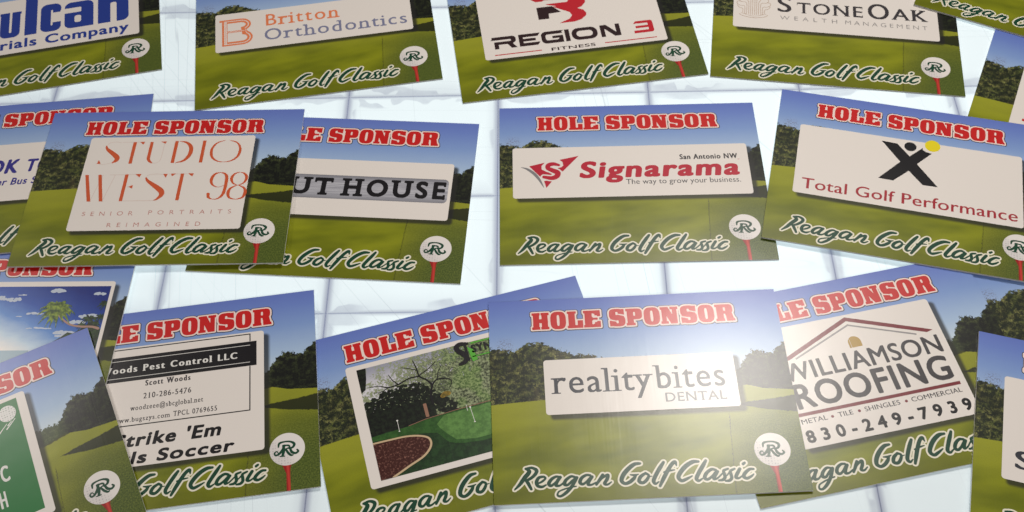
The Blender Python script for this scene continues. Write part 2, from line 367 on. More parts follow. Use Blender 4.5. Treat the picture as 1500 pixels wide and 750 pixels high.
MONO = [[(0.8671, 0.1565, 0.0026), (0.8703, 0.1686, 0.0039), (0.8864, 0.1727, 0.0029), (0.9054, 0.1707, 0.0033), (0.9183, 0.1616, 0.0046), (0.9142, 0.1503, 0.0039), (0.9014, 0.1467, 0.0026)], [(0.9047, 0.1473, 0.0036), (0.9103, 0.1331, 0.0046), (0.9221, 0.1273, 0.0039), (0.9311, 0.1331, 0.0036), (0.9274, 0.1395, 0.0026)], [(0.8868, 0.159, 0.0042), (0.8805, 0.1443, 0.0046), (0.8684, 0.131, 0.0039), (0.8574, 0.1281, 0.0029), (0.8542, 0.1363, 0.0026), (0.862, 0.1411, 0.002), (0.8659, 0.1353, 0.0016)], [(0.8826, 0.1592, 0.0036), (0.8847, 0.1424, 0.0049), (0.88, 0.1235, 0.0042)], [(0.8724, 0.1222, 0.002), (0.887, 0.1215, 0.002)], [(0.8859, 0.1597, 0.0026), (0.9, 0.1576, 0.0033), (0.9027, 0.1509, 0.0026), (0.889, 0.1456, 0.0023)], [(0.8915, 0.1448, 0.0033), (0.8988, 0.1312, 0.0042), (0.9078, 0.1221, 0.0036), (0.9139, 0.1222, 0.0023)]]

# ------------------------------------------------------------------ printed landscape (procedural, flat print on every sheet)
def landscape_material():
    nt = NT('printed_golf_course'); x, y = art_xy(nt); xy = nt.comb(x, y)
    n_big = nt.noise(xy, 26, 5, .62); n_mid = nt.noise(xy, 75, 4, .65); n_fine = nt.noise(xy, 210, 3, .7)
    # sky
    sky = nt.n('ShaderNodeValToRGB'); e = sky.color_ramp.elements
    for p, c in ((0, srgb(206, 220, 228)), (.25, srgb(170, 194, 222)), (.60, srgb(128, 156, 208)), (.85, srgb(108, 132, 200)), (1, srgb(100, 120, 194))):
        q = e[0] if p == 0 else e[-1] if p == 1 else e.new(p); q.position = p; q.color = (*c, 1)
    nt.l(nt.math('ADD', nt.step_lin(y, .42, .75), nt.math('MULTIPLY', nt.math('SUBTRACT', n_big, .5), .05)), sky.inputs[0])
    col = sky.outputs[0]
    # tree belt
    top = nt.profile(x, [(0, .560), (.022, .563), (.05, .553), (.085, .546), (.105, .566), (.135, .575), (.165, .578), (.195, .568), (.235, .548),
                         (.285, .527), (.318, .522), (.335, .526), (.37, .508), (.6, .462), (.752, .434), (.822, .434), (.84, .452), (.862, .487), (.878, .503), (.905, .514), (.93, .502), (.955, .500), (.975, .522), (1, .536)], .3, .7)
    rag = nt.math('MULTIPLY', nt.math('SUBTRACT', n_mid, .5), .052)
    rag = nt.math('ADD', rag, nt.math('MULTIPLY', nt.math('SUBTRACT', n_fine, .5), .03))
    edge = nt.math('SUBTRACT', nt.math('ADD', top, rag), y)
    base = nt.profile(x, [(0, .348), (.08, .354), (.17, .359), (.3, .366), (.6, .382), (.755, .372), (.835, .386), (.9, .366), (1, .356)], .3, .7)
    base = nt.math('ADD', base, nt.math('MULTIPLY', nt.math('SUBTRACT', n_fine, .5), .006))
    # leaves: clumps light on the left wood, nearly black on the right one
    n_leaf = nt.noise(xy, 48, 5, .72)
    lit = nt.step(nt.math('ADD', nt.math('MULTIPLY', n_leaf, .75), nt.math('MULTIPLY', n_fine, .35)), .50, .72)
    leftw = nt.step(x, .62, .40)
    clump = nt.step(n_big, .36, .66)
    tl = nt.mix(lit, srgb(26, 34, 22), nt.mix(clump, srgb(98, 108, 52), srgb(158, 156, 92)))
    tl = nt.mix(nt.math('MULTIPLY', nt.step(nt.noise(xy, 9, 2), .56, .68), .45), tl, srgb(104, 92, 58))
    tr = nt.mix(lit, srgb(12, 15, 12), srgb(50, 58, 32))
    # upper fringe of the right wood catches light
    tr = nt.mix(nt.math('MULTIPLY', nt.step(edge, .05, .0), lit), tr, srgb(84, 92, 52))
    far = nt.step(nt.math('ABSOLUTE', nt.math('SUBTRACT', x, .70)), .155, .11)   # hazy far hill
    tr = nt.mix(far, tr, nt.mix(lit, srgb(62, 74, 44), srgb(96, 106, 66)))
    cr = nt.n('ShaderNodeTexVoronoi', feature='SMOOTH_F1'); nt.l(nt.comb(nt.math('MULTIPLY_ADD', n_mid, .03, x), nt.math('MULTIPLY_ADD', n_fine, .02, y)), cr.inputs['Vector']); cr.inputs['Scale'].default_value = 24
    gap = nt.step(cr.outputs['Distance'], .38, .66)
    tl = nt.mix(nt.math('MULTIPLY', gap, .5), tl, srgb(24, 28, 18))
    tree = nt.mix(leftw, tr, tl)
    # dusk-pink bare twigs at the far left
    tw = nt.math('MULTIPLY', nt.math('MULTIPLY', nt.step(nt.noise(xy, 170, 2, .8), .52, .60), nt.step(nt.math('ABSOLUTE', nt.math('SUBTRACT', x, .052)), .038, .012)), nt.math('MULTIPLY', nt.step(y, .612, .575), nt.step(y, .535, .552)))
    col = nt.mix(nt.step(edge, -.0015, .0015), col, tree)
    col = nt.mix(nt.math('MULTIPLY', tw, .6), col, srgb(96, 72, 84))
    # grass
    sw = nt.noise(nt.comb(nt.math('MULTIPLY_ADD', y, 1.2, x), nt.math('MULTIPLY_ADD', x, -.9, nt.math('MULTIPLY', y, 3.4))), 3.6, 2, .45)
    g = nt.mix(nt.step(sw, .22, .78), srgb(99, 107, 6), srgb(139, 144, 20))
    g = nt.mix(nt.step(y, .20, .34), g, nt.mix(.55, g, srgb(164, 165, 52)))
    g = nt.mix(nt.math('MULTIPLY', nt.step(y, .12, .0), .5), g, srgb(84, 88, 8))
    lx = nt.math('MULTIPLY_ADD', nt.math('SUBTRACT', y, .27), .06, .776); lx = nt.math('ADD', lx, nt.math('MULTIPLY', nt.math('SUBTRACT', n_mid, .5), .012))
    roughm = nt.math('MULTIPLY', nt.step(nt.math('SUBTRACT', x, lx), -.03, .16), nt.step(y, .40, .10))
    g = nt.mix(nt.math('MULTIPLY', nt.step(nt.math('SUBTRACT', x, lx), -.004, .008), nt.step(y, .33, .2)), g, nt.mix(.3, g, nt.mix(nt.step(n_fine, .35, .7), srgb(88, 94, 30), srgb(138, 136, 68))))
    g = nt.mix(roughm, g, nt.mix(nt.step(n_fine, .35, .7), srgb(58, 74, 22), srgb(104, 116, 46)))
    g = nt.mix(nt.math('MULTIPLY', nt.step(nt.math('ABSOLUTE', nt.math('SUBTRACT', x, lx)), .0032, .0), nt.math('MULTIPLY', nt.step(n_fine, .38, .55), nt.step(y, .29, .26))), g, srgb(66, 66, 24))
    # worn dark fleck beside the rough
    g = nt.mix(nt.math('MULTIPLY', nt.step(nt.math('ABSOLUTE', nt.math('ADD', nt.math('SUBTRACT', y, .055), nt.math('MULTIPLY', nt.math('SUBTRACT', x, .715), .6))), .012, .0), nt.math('MULTIPLY', nt.step(nt.math('ABSOLUTE', nt.math('SUBTRACT', x, .715)), .04, .01), nt.step(n_mid, .4, .6))), g, srgb(66, 62, 28))
    grain = nt.math('MULTIPLY_ADD', nt.noise(xy, 300, 3, .85), nt.mixf(roughm, .62, 1.0), nt.mixf(roughm, .69, .50)); g = nt.mul(g, nt.comb(grain, grain, grain))
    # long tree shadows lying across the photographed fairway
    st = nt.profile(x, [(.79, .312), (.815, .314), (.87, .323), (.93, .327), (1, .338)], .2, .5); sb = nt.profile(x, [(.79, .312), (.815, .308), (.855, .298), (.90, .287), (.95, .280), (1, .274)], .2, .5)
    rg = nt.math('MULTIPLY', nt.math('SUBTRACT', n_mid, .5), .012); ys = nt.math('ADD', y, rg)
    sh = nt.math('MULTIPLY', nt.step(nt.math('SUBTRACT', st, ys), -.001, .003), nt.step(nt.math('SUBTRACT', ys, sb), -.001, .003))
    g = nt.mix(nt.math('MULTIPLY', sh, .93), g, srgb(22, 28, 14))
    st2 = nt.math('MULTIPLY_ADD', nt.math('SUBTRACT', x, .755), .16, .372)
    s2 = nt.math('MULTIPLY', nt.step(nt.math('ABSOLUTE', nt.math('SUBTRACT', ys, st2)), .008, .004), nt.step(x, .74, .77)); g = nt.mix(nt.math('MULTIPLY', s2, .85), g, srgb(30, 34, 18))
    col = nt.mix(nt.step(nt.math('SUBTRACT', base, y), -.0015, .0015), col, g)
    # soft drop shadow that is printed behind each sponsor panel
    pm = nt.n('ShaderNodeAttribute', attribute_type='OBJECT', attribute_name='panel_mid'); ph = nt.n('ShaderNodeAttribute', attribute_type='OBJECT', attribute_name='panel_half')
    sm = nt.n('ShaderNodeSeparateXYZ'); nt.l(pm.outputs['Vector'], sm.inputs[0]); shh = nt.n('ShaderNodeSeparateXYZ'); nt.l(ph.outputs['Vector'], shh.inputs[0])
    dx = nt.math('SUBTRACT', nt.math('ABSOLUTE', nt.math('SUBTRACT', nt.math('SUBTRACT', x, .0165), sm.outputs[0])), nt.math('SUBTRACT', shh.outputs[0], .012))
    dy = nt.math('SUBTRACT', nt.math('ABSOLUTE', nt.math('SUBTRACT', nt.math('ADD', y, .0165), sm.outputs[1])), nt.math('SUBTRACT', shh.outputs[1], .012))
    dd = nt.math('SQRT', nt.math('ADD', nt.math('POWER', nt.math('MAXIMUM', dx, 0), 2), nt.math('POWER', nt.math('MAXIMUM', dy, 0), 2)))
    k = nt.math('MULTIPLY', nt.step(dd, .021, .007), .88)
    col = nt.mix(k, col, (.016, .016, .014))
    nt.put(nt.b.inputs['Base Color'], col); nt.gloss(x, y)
    return nt.m
NT.step_lin = lambda s, x, a, b: s.math('MULTIPLY', s.math('SUBTRACT', x, a), 1 / (b - a), clamp=True)
NT.mixf = lambda s, f, a, b: s.math('MULTIPLY_ADD', f, b - a, a)
LAND = landscape_material()

def simple(name, col, rough=.5):
    nt = NT(name); tc = nt.n('ShaderNodeTexCoord'); n = nt.noise(tc.outputs['Object'], 90, 3, .6); f = nt.math('MULTIPLY_ADD', n, .1, .95)
    nt.put(nt.b.inputs['Base Color'], nt.mul(col, nt.comb(f, f, f))); nt.b.inputs['Roughness'].default_value = rough; return nt.m
SHEET = simple('white_corrugated_plastic', (.72, .72, .70), .4)

# ------------------------------------------------------------------ shared meshes
def sheet_mesh():      # twin-wall sheet: two skins joined by upright flutes, open at the foot and head edges
    v, f = [], []
    def bx(x0, x1, y0, y1, z0, z1):
        o = len(v); v.extend([(x, y, z) for z in (z0, z1) for y in (y0, y1) for x in (x0, x1)])
        f.extend([tuple(o + i for i in q) for q in ((0, 2, 3, 1), (4, 5, 7, 6), (0, 1, 5, 4), (2, 6, 7, 3), (0, 4, 6, 2), (1, 3, 7, 5))])
    w, h = W / 2, W * H / 2
    bx(-w, w, -h, h, -T, -T + .0004); bx(-w, w, -h, h, -.0004, 0)
    n = 150
    for i in range(n + 1):
        x = -w + .0002 + (2 * w - .0004) * i / n
        bx(x - .0002, x + .0002, -h, h, -T + .00041, -.00041)
    m = bpy.data.meshes.new('sheet'); m.from_pydata(v, [], f); m.materials.append(SHEET); return m
SHEETM = sheet_mesh()
LANDM = bpy.data.meshes.new('landscape_print')
w_, h_ = W / 2, W * H / 2
LANDM.from_pydata([(-w_, -h_, DZ * .7), (w_, -h_, DZ * .7), (w_, h_, DZ * .7), (-w_, h_, DZ * .7)], [], [(0, 1, 2, 3)]); LANDM.materials.append(LAND)

# slab lettering for the heading, drawn letter by letter in a unit box
def slab_letter(c, L, x0, w, y0, h):
    X = lambda u: x0 + u * w
    Y = lambda v: y0 + v * h
    R = lambda a, b, p, q, r=0, sub=False: c.rr(X(a), Y(b), X(p), Y(q), r * h, sub)
    if L == 'H':
        R(.07, 0, .43, 1); R(.57, 0, .93, 1); R(.3, .385, .7, .62)
        for a, b in ((0, .475), (.525, 1)): R(a, 0, b, .15, .012); R(a, .85, b, 1, .012)
    elif L == 'O':
        c.ell(X(.5), Y(.5), .5 * w, .525 * h, p=3.0); c.ell(X(.5), Y(.5), .085 * w, .33 * h, True, p=3.2)
    elif L == 'L':
        R(.07, 0, .50, 1); R(0, .86, .58, 1, .012); R(0, 0, 1, .15, .012); R(.66, 0, 1, .45, .012); R(.40, 0, .8, .17)
        R(.50, .17, .66, .47, .05, True)
    elif L == 'E':
        R(0, 0, 1, 1, .012); R(-.01, .15, .07, .85, 0, True); R(.50, .17, .60, .40, .04, True); R(.50, .60, .60, .83, .04, True)
        R(.55, .56, .80, .70, .02, True); R(.55, .30, .80, .44, .02, True); R(.80, .36, 1.02, .64, .0, True); R(.48, .44, .84, .56, .01)
        R(.60, .6, .66, .8, .02, True); R(.60, .2, .66, .4, .02, True)
    elif L == 'S':
        c.ell(X(.47), Y(.70), .45 * w, .33 * h, p=3.0); c.ell(X(.53), Y(.31), .46 * w, .335 * h, p=3.0)
        R(.66, .62, .95, 1.0, .02); R(.04, .0, .34, .38, .02)
        c.poly([(X(.05), Y(.40)), (X(.5), Y(.40)), (X(.46), Y(.49)), (X(.0), Y(.56))], True) if False else None
        R(.42, .66, .56, .84, .05, True); c.poly([(X(.45), Y(.70)), (X(1.05), Y(.55)), (X(1.05), Y(.635)), (X(.56), Y(.74))], True)
        R(.44, .16, .58, .34, .05, True); c.poly([(X(.55), Y(.30)), (X(-.05), Y(.45)), (X(-.05), Y(.365)), (X(.45), Y(.26))], True)
    elif L == 'P':
        R(.07, 0, .46, 1); R(0, 0, .55, .15, .012); R(0, .85, .5, 1, .012)
        c.ell(X(.62), Y(.675), .38 * w, .325 * h, p=3.2); R(.3, .35, .62, 1); R(.46, .56, .58, .80, .05, True)
    elif L == 'N':
        R(.07, 0, .33, 1); R(.67, 0, .93, 1); R(0, 0, .42, .15, .012); R(0, .85, .45, 1, .012); R(.55, .85, 1, 1, .012)
        c.poly([(X(.07), Y(1)), (X(.45), Y(1)), (X(.93), Y(.0)), (X(.55), Y(.0))])
    elif L == 'R':
        R(.07, 0, .43, 1); R(0, 0, .5, .15, .012); R(0, .85, .5, 1, .012)
        c.ell(X(.60), Y(.72), .32 * w, .28 * h, p=3.2); R(.3, .44, .62, 1); R(.43, .60, .54, .82, .05, True)
        c.poly([(X(.56), Y(.0)), (X(1.0), Y(0)), (X(.98), Y(.15)), (X(.93), Y(.17)), (X(.86), Y(.50)), (X(.5), Y(.50))]); R(.46, .0, .54, .34, .04, True)
def heading():
    c = Cv(.12, .60, .88, .73, 1900)
    for L, a, b in (('H', 140, 365), ('O', 383, 587), ('L', 605, 808), ('E', 818, 1040), ('S', 1150, 1365), ('P', 1375, 1588), ('O', 1608, 1818), ('N', 1828, 2060), ('S', 2085, 2305), ('O', 2318, 2530), ('R', 2545, 2795)):
        slab_letter(c, L, .1490 + (a - 140) * 2.64e-4, (b - a) * 2.64e-4, .6295, .0675)
    p = Print(1)
    o1 = c.dilate(.0055); o2 = o1.dilate(.0026)
    o2.a = np.maximum(o2.a, shift(o2.a, -2, 1))
    p.cv(o2, DKOUT); p.cv(o1, PINK); p.cv(c, RED); return p.mesh('heading')
def event_name():
    c = Cv(.04, .0, .86, .16, 2000)
    for s in SCRIPT: c.stroke(s)
    p = Print(1); o = c.dilate(.0058); p.cv(o, CREAM); p.cv(c, SGREEN); return p.mesh('event_name')
BALLW = None
def ball_material():
    nt = NT('printed_golf_ball'); x, y = art_xy(nt)
    vo = nt.n('ShaderNodeTexVoronoi', feature='F1'); nt.l(nt.comb(x, y), vo.inputs['Vector']); vo.inputs['Scale'].default_value = 105; vo.inputs['Randomness'].default_value = .25
    d = nt.math('SUBTRACT', nt.math('MULTIPLY_ADD', nt.math('SUBTRACT', y, .145), .8, nt.math('SUBTRACT', x, .8945)), 0.0)
    side = nt.step(d, .010, -.050)     # printed dimples show along the left limb of the photographed ball
    dim = nt.math('MULTIPLY', nt.step(vo.outputs['Distance'], .38, .15), side)
    col = nt.mix(nt.math('MULTIPLY', side, .30), (.80, .755, .72), (.46, .44, .45)); col = nt.mix(nt.math('MULTIPLY', dim, .55), col, (.30, .28, .30))
    nt.put(nt.b.inputs['Base Color'], col); nt.gloss(x, y); return nt.m
def tee_material():
    nt = NT('printed_red_tee'); x, y = art_xy(nt)
    f = nt.step(nt.math('ABSOLUTE', nt.math('SUBTRACT', x, nt.math('MULTIPLY_ADD', y, -.06, .9015))), .0, .008)
    nt.put(nt.b.inputs['Base Color'], nt.mix(f, (.56, .045, .03), (.30, .010, .010))); nt.gloss(x, y); return nt.m
def circle(cx, cy, rx, ry=None, n=56):
    ry = ry or rx; return [(cx + rx * math.cos(2 * math.pi * i / n), cy + ry * math.sin(2 * math.pi * i / n)) for i in range(n)]
def golf_ball():
    p = Print(1); p.poly(circle(.8955, .1455, .0575), ball_material())
    c = Cv(.83, .08, .96, .21, 3000)
    for s in MONO: c.stroke(s)
    p.cv(c, SGREEN); return p.mesh('golf_ball')
def golf_tee():
    p = Print(1); c = Cv(.86, -.002, .93, .11, 2400)
    c.poly([(.8755, .096), (.883, .080), (.8915, .060), (.8915, .0), (.9045, .0), (.9040, .06), (.9050, .080), (.9115, .096)])
    m = p.loops([P for P in trace(c, True)], tee_material(), 0.9); return p.mesh('golf_tee')
HEADM, EVENTM, BALLM, TEEM = heading(), event_name(), golf_ball(), golf_tee()

# ------------------------------------------------------------------ the table: panels with dark joints under them
def mesh_obj(name, mesh, parent=None, loc=(0, 0, 0)):
    o = bpy.data.objects.new(name, mesh); C.objects.link(o); o.parent = parent; o.location = loc; return o
def tag(o, label=None, cat=None, group=None, kind=None):
    if label: o['label'] = label
    if cat: o['category'] = cat
    if group: o['group'] = group
    if kind: o['kind'] = kind
def panel_material():
    nt = NT('backlit_white_acrylic'); tc = nt.n('ShaderNodeTexCoord'); sp = nt.n('ShaderNodeSeparateXYZ'); nt.l(tc.outputs['Object'], sp.inputs[0])
    geo = nt.n('ShaderNodeNewGeometry'); P = geo.outputs['Position']
    px, py = sp.outputs[0], sp.outputs[1]
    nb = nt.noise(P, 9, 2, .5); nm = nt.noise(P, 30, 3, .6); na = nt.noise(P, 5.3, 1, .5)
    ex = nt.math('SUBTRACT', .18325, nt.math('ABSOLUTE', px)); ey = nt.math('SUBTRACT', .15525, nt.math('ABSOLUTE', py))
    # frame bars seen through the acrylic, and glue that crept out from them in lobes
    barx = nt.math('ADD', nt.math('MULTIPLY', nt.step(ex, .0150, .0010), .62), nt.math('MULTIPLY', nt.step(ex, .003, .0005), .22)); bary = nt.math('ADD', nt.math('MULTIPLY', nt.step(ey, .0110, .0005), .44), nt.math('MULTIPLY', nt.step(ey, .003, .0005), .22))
    edge_falloff = nt.math('MULTIPLY', nt.math('MAXIMUM', nt.step(ex, .034, .004), nt.step(nt.math('MULTIPLY', py, -1.0), .095, .154)), .17)  # backlight falling off towards side and lower edges, put into the panel colour
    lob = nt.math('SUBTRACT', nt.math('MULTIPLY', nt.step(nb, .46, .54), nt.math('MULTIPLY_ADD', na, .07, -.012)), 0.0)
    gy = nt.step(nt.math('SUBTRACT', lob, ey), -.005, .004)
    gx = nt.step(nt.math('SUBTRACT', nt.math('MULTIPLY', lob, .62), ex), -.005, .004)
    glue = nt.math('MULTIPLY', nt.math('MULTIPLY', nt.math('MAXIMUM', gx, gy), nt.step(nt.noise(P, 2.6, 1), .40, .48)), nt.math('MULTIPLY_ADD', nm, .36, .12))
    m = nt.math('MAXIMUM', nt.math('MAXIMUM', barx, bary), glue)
    m = nt.math('ADD', m, nt.math('MULTIPLY', edge_falloff, nt.math('SUBTRACT', 1.0, m)), clamp=True)
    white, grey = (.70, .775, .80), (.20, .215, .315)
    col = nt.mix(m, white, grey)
    mott = nt.math('MULTIPLY_ADD', nt.noise(P, 3.1, 3, .6), .10, .95); col = nt.mul(col, nt.comb(mott, mott, mott))
    # knife scratches: long faint lines in two slants
    def scr(ang, fx, seed, th):
        ca, sa = math.cos(ang), math.sin(ang); s3 = nt.n('ShaderNodeSeparateXYZ'); nt.l(P, s3.inputs[0])
        u = nt.math('ADD', nt.math('MULTIPLY', s3.outputs[0], ca * fx), nt.math('MULTIPLY', s3.outputs[1], sa * fx)); v = nt.math('ADD', nt.math('MULTIPLY', s3.outputs[0], -sa * .9), nt.math('MULTIPLY', s3.outputs[1], ca * .9))
        n = nt.noise(nt.comb(u, v, seed), 1.0, 0.0, .5, .0); return nt.math('MULTIPLY', nt.step(nt.math('ABSOLUTE', nt.math('SUBTRACT', n, .5)), th, 0), nt.step(nt.noise(nt.comb(u, v, seed + 5), .35, 1), .50, .66))
    s = nt.math('MAXIMUM', scr(.10, 34, 1.0, .016), nt.math('MAXIMUM', scr(.62, 22, 9.0, .010), scr(1.5, 30, 17.0, .008)))
    col = nt.mix(nt.math('MULTIPLY', s, .42), col, (.30, .33, .38))
    nt.put(nt.b.inputs['Base Color'], col); nt.b.inputs['Roughness'].default_value = .42; nt.b.inputs['Specular IOR Level'].default_value = .3
    nt.put(nt.b.inputs['Emission Color'], nt.mul(col, (.90, 1.0, 1.06))); at = nt.n('ShaderNodeAttribute', attribute_type='OBJECT', attribute_name='lamp_level'); nt.put(nt.b.inputs['Emission Strength'], at.outputs['Fac'])
    return nt.m
table = bpy.data.objects.new('light_table', None); C.objects.link(table)
tag(table, 'white backlit work table of square panels with scratches, lying under all the signs', 'table')
table.rotation_euler = (0, 0, -.036); table.location = (-.027, 1.585, 0)
def bevel_box(hx, hy, z0, z1, b, mat, name):
    v = [(-hx, -hy, z0), (hx, -hy, z0), (hx, hy, z0), (-hx, hy, z0), (-hx, -hy, z1 - b), (hx, -hy, z1 - b), (hx, hy, z1 - b), (-hx, hy, z1 - b),
         (-hx + b, -hy + b, z1), (hx - b, -hy + b, z1), (hx - b, hy - b, z1), (-hx + b, hy - b, z1)]
    f = [(3, 2, 1, 0), (0, 1, 5, 4), (1, 2, 6, 5), (2, 3, 7, 6), (3, 0, 4, 7), (4, 5, 9, 8), (5, 6, 10, 9), (6, 7, 11, 10), (7, 4, 8, 11), (8, 9, 10, 11)]
    m = bpy.data.meshes.new(name); m.from_pydata(v, [], f); m.materials.append(mat); return m
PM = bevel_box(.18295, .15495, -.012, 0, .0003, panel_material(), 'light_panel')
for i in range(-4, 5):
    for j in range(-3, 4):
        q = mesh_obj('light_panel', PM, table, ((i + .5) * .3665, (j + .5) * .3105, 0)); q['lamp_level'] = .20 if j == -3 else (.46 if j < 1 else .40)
FR = simple('grey_table_frame', (.16, .18, .26), .6)
mesh_obj('table_frame', bevel_box(1.75, 1.25, -.05, -.0125, .001, FR, 'table_frame'), table, (.1, .1, 0))

# ------------------------------------------------------------------ signs
POSE = {
 'A':(-1.1958,2.2059,0.1652,0.00420,0.00000,0.00000),
 'B':(-0.4797,2.1479,0.1117,0.00420,0.00000,0.00000),
 'C':(0.1780,2.1276,0.0977,0.00420,0.00000,0.00000),
 'D':(0.8463,2.0954,-0.1718,0.00420,0.00000,0.00000),
 'E':(1.4326,2.1936,-0.4831,0.00736,-0.00304,-0.00976),
 'F':(1.4082,1.6960,-0.4735,0.00420,0.00000,0.00000),
 'G':(-1.1605,1.7049,0.0466,0.00898,0.00000,-0.02085),
 'H':(-0.7997,1.6523,-0.0344,0.01448,-0.00485,-0.02131),
 'I':(-0.3924,1.6068,-0.1107,0.00420,0.00000,0.00000),
 'J':(0.2841,1.6096,-0.0292,0.00420,0.00000,0.00000),
 'K':(0.9067,1.5661,-0.2724,0.01126,0.01010,-0.01734),
 'L':(-1.1462,1.2652,-0.0527,0.00747,0.01073,0.00000),
 'M':(-1.0931,0.9359,0.4164,0.01117,0.01638,0.00860),
 'N':(-0.7148,1.0884,0.0919,0.00655,0.00769,-0.00000),
 'O':(-0.1083,1.0601,0.2341,0.00420,0.00000,0.00000),
 'P':(0.2495,1.0625,-0.0013,0.01048,0.00616,-0.00000),
 'Q':(0.7128,1.0812,0.1663,0.00772,0.00772,0.00511),
 'R':(1.2895,1.1611,0.0994,0.00659,0.00362,0.00561),
 'S':(1.1813,0.8530,-0.3000,0.01138,-0.01254,0.01465),
}
PANELBOX = {
 'A': (.088, .233, .912, .560), 'B': (.083, .304, .911, .530), 'C': (.120, .216, .880, .607), 'D': (.083, .294, .924, .550), 'E': (.10, .30, .90, .55),
 'F': (.150, .160, .850, .600), 'G': (.090, .246, .910, .534), 'H': (.178, .156, .823, .614), 'I': (.080, .273, .924, .542), 'J': (.050, .298, .948, .542),
 'K': (.088, .234, .912, .578), 'L': (.053, .150, .947, .602), 'M': (.253, .135, .745, .608), 'N': (.178, .155, .822, .608), 'O': (.138, .155, .862, .610),
 'P': (.180, .303, .820, .508), 'Q': (.197, .158, .803, .606), 'R': (.200, .160, .800, .500), 'S': (.088, .227, .912, .597)}
def rrect(x0, y0, x1, y1, r, n=7):
    o = []
    for cx, cy, a in ((x1 - r, y1 - r, 0), (x0 + r, y1 - r, 90), (x0 + r, y0 + r, 180), (x1 - r, y0 + r, 270)):
        for i in range(n + 1): t = math.radians(a + 90 * i / n); o.append((cx + r * math.cos(t), cy + r * math.sin(t)))
    return o
def make_sign(n, label, group='hole sponsor yard signs'):
    x, y, th, z, tx, ty = POSE[n]
    root = bpy.data.objects.new('yard_sign', None); C.objects.link(root); tag(root, label, 'sign', group)
    # basis: x axis and y axis follow the tilt of the resting sheet
    ex = Vector((math.cos(th), math.sin(th), tx)).normalized(); ey = Vector((-math.sin(th), math.cos(th), ty)); ez = ex.cross(ey).normalized(); ey = ez.cross(ex)
    root.matrix_world = Matrix.Translation((x, y, z)) @ Matrix((ex, ey, ez)).transposed().to_4x4()
    mesh_obj('sheet', SHEETM, root)
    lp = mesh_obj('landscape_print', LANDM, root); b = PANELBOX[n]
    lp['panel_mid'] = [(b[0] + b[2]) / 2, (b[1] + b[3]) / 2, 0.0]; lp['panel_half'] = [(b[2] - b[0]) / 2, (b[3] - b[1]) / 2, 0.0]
    mesh_obj('heading', HEADM, root); mesh_obj('event_name', EVENTM, root); mesh_obj('golf_tee', TEEM, root); mesh_obj('golf_ball', BALLM, root)
    p = Print(4); p.poly(rrect(*b, .0105), PANEL); pn = mesh_obj('logo_panel', p.mesh('logo_panel'), root)
    return root, pn
def part(name, pr, parent, label=None):
    o = mesh_obj(name, pr.mesh(name), parent)
    if label: o['label'] = label
    return o
K0 = 5
def barv(pr, x0, y0, x1, y1, mat, k=None): return pr.poly([(x0, y0), (x1, y0), (x1, y1), (x0, y1)], mat, k)

# A ------------------------------------------------------------- quarry company
BLUE = ink('ink_royal_blue', (.018, .045, .28))
r, pn = make_sign('A', 'sign with bold royal blue lettering on white, cut off by the top left corner')
p = Print(K0); c = Cv(.10, .22, .90, .60, 1300); y0 = .330
c.poly([(.135, .50), (.185, .50), (.235, .40), (.262, .50), (.312, .50), (.255, y0), (.195, y0)])
c.rr(.328, y0, .411, .493, .028); c.rr(.325, .47, .415, .52); c.rr(.325, .485, .42, .53, 0, True); c.rr(.366, .360, .376, .60, .004, True)   # u
c.rr(.431, y0, .482, .555)                                                                                                      # l
c.rr(.497, y0, .583, .500, .030); c.rr(.540, .366, .548, .462, .004, True); c.rr(.545, .384, .60, .444, 0, True)                # c
c.rr(.598, y0, .720, .490, .030); c.rr(.652, y0, .720, .46); c.rr(.640, .362, .668, .405, .010, True); c.rr(.58, .425, .668, .455, .004, True)  # a
c.rr(.739, y0, .869, .490, .030); c.rr(.739, y0, .790, .49); c.rr(.792, y0 - .02, .818, .452, .010, True)                       # n
p.cv(c, BLUE, K0); part('company_name', p, pn)
p = Print(K0); text(p, 'Materials Company', .150, .262, .868, .050, BLUE, weight=.048, k=K0); part('second_line', p, pn)

# B ------------------------------------------------------------- orthodontics
ORANGE = ink('ink_orange', (.78, .215, .085)); LAV = ink('ink_slate_violet', (.20, .21, .33))
r, pn = make_sign('B', 'sign with an orange striped letter B beside orange and slate blue words')
p = Print(K0); c = Cv(.085, .32, .26, .51, 2200)
def bshape(inset, x0=.111, y0=.337, x1=.239, y1=.493):
    i = inset; P = [(x0 + i, y0 + i)]; m = .419
    def arc(cx, cy, rx, ry, a0, a1): return [(cx + rx * math.cos(math.radians(a)), cy + ry * math.sin(math.radians(a))) for a in np.linspace(a0, a1, 12)]
    P += arc(x1 - .043, (y0 + m) / 2, .043 - i, (m - y0) / 2 - i, -90, 90 if i > .018 else 58)
    P += arc(x1 - .049, (m + y1) / 2, .043 - i, (y1 - m) / 2 - i, -90 if i > .018 else -58, 90); P += [(x0 + i, y1 - i)]; return P
c.poly(bshape(0)); c.poly([(.100, .493), (.14, .493), (.14, .482), (.100, .482)]); c.poly(bshape(.0085), True); c.poly(bshape(.0125)); c.poly(bshape(.0225), True)
c.rr(.133, .4135, .205, .4235); c.rr(.125, .345, .1305, .485, 0, True)
c.rr(.1316, .3577, .19, .3635) if False else None
c.rr(.1305, .4170, .205, .4200, 0, True)
p.cv(c, ORANGE, K0); part('emblem', p, pn)
sl = (.12, .085)
p = Print(K0); text(p, 'Britton', .297, .431, .600, .067, ORANGE, weight=.012, serif=sl, k=K0); part('first_line', p, pn)
p = Print(K0); text(p, 'Orthodontics', .289, .345, .889, .064, LAV, weight=.010, serif=sl, k=K0); part('second_line', p, pn)

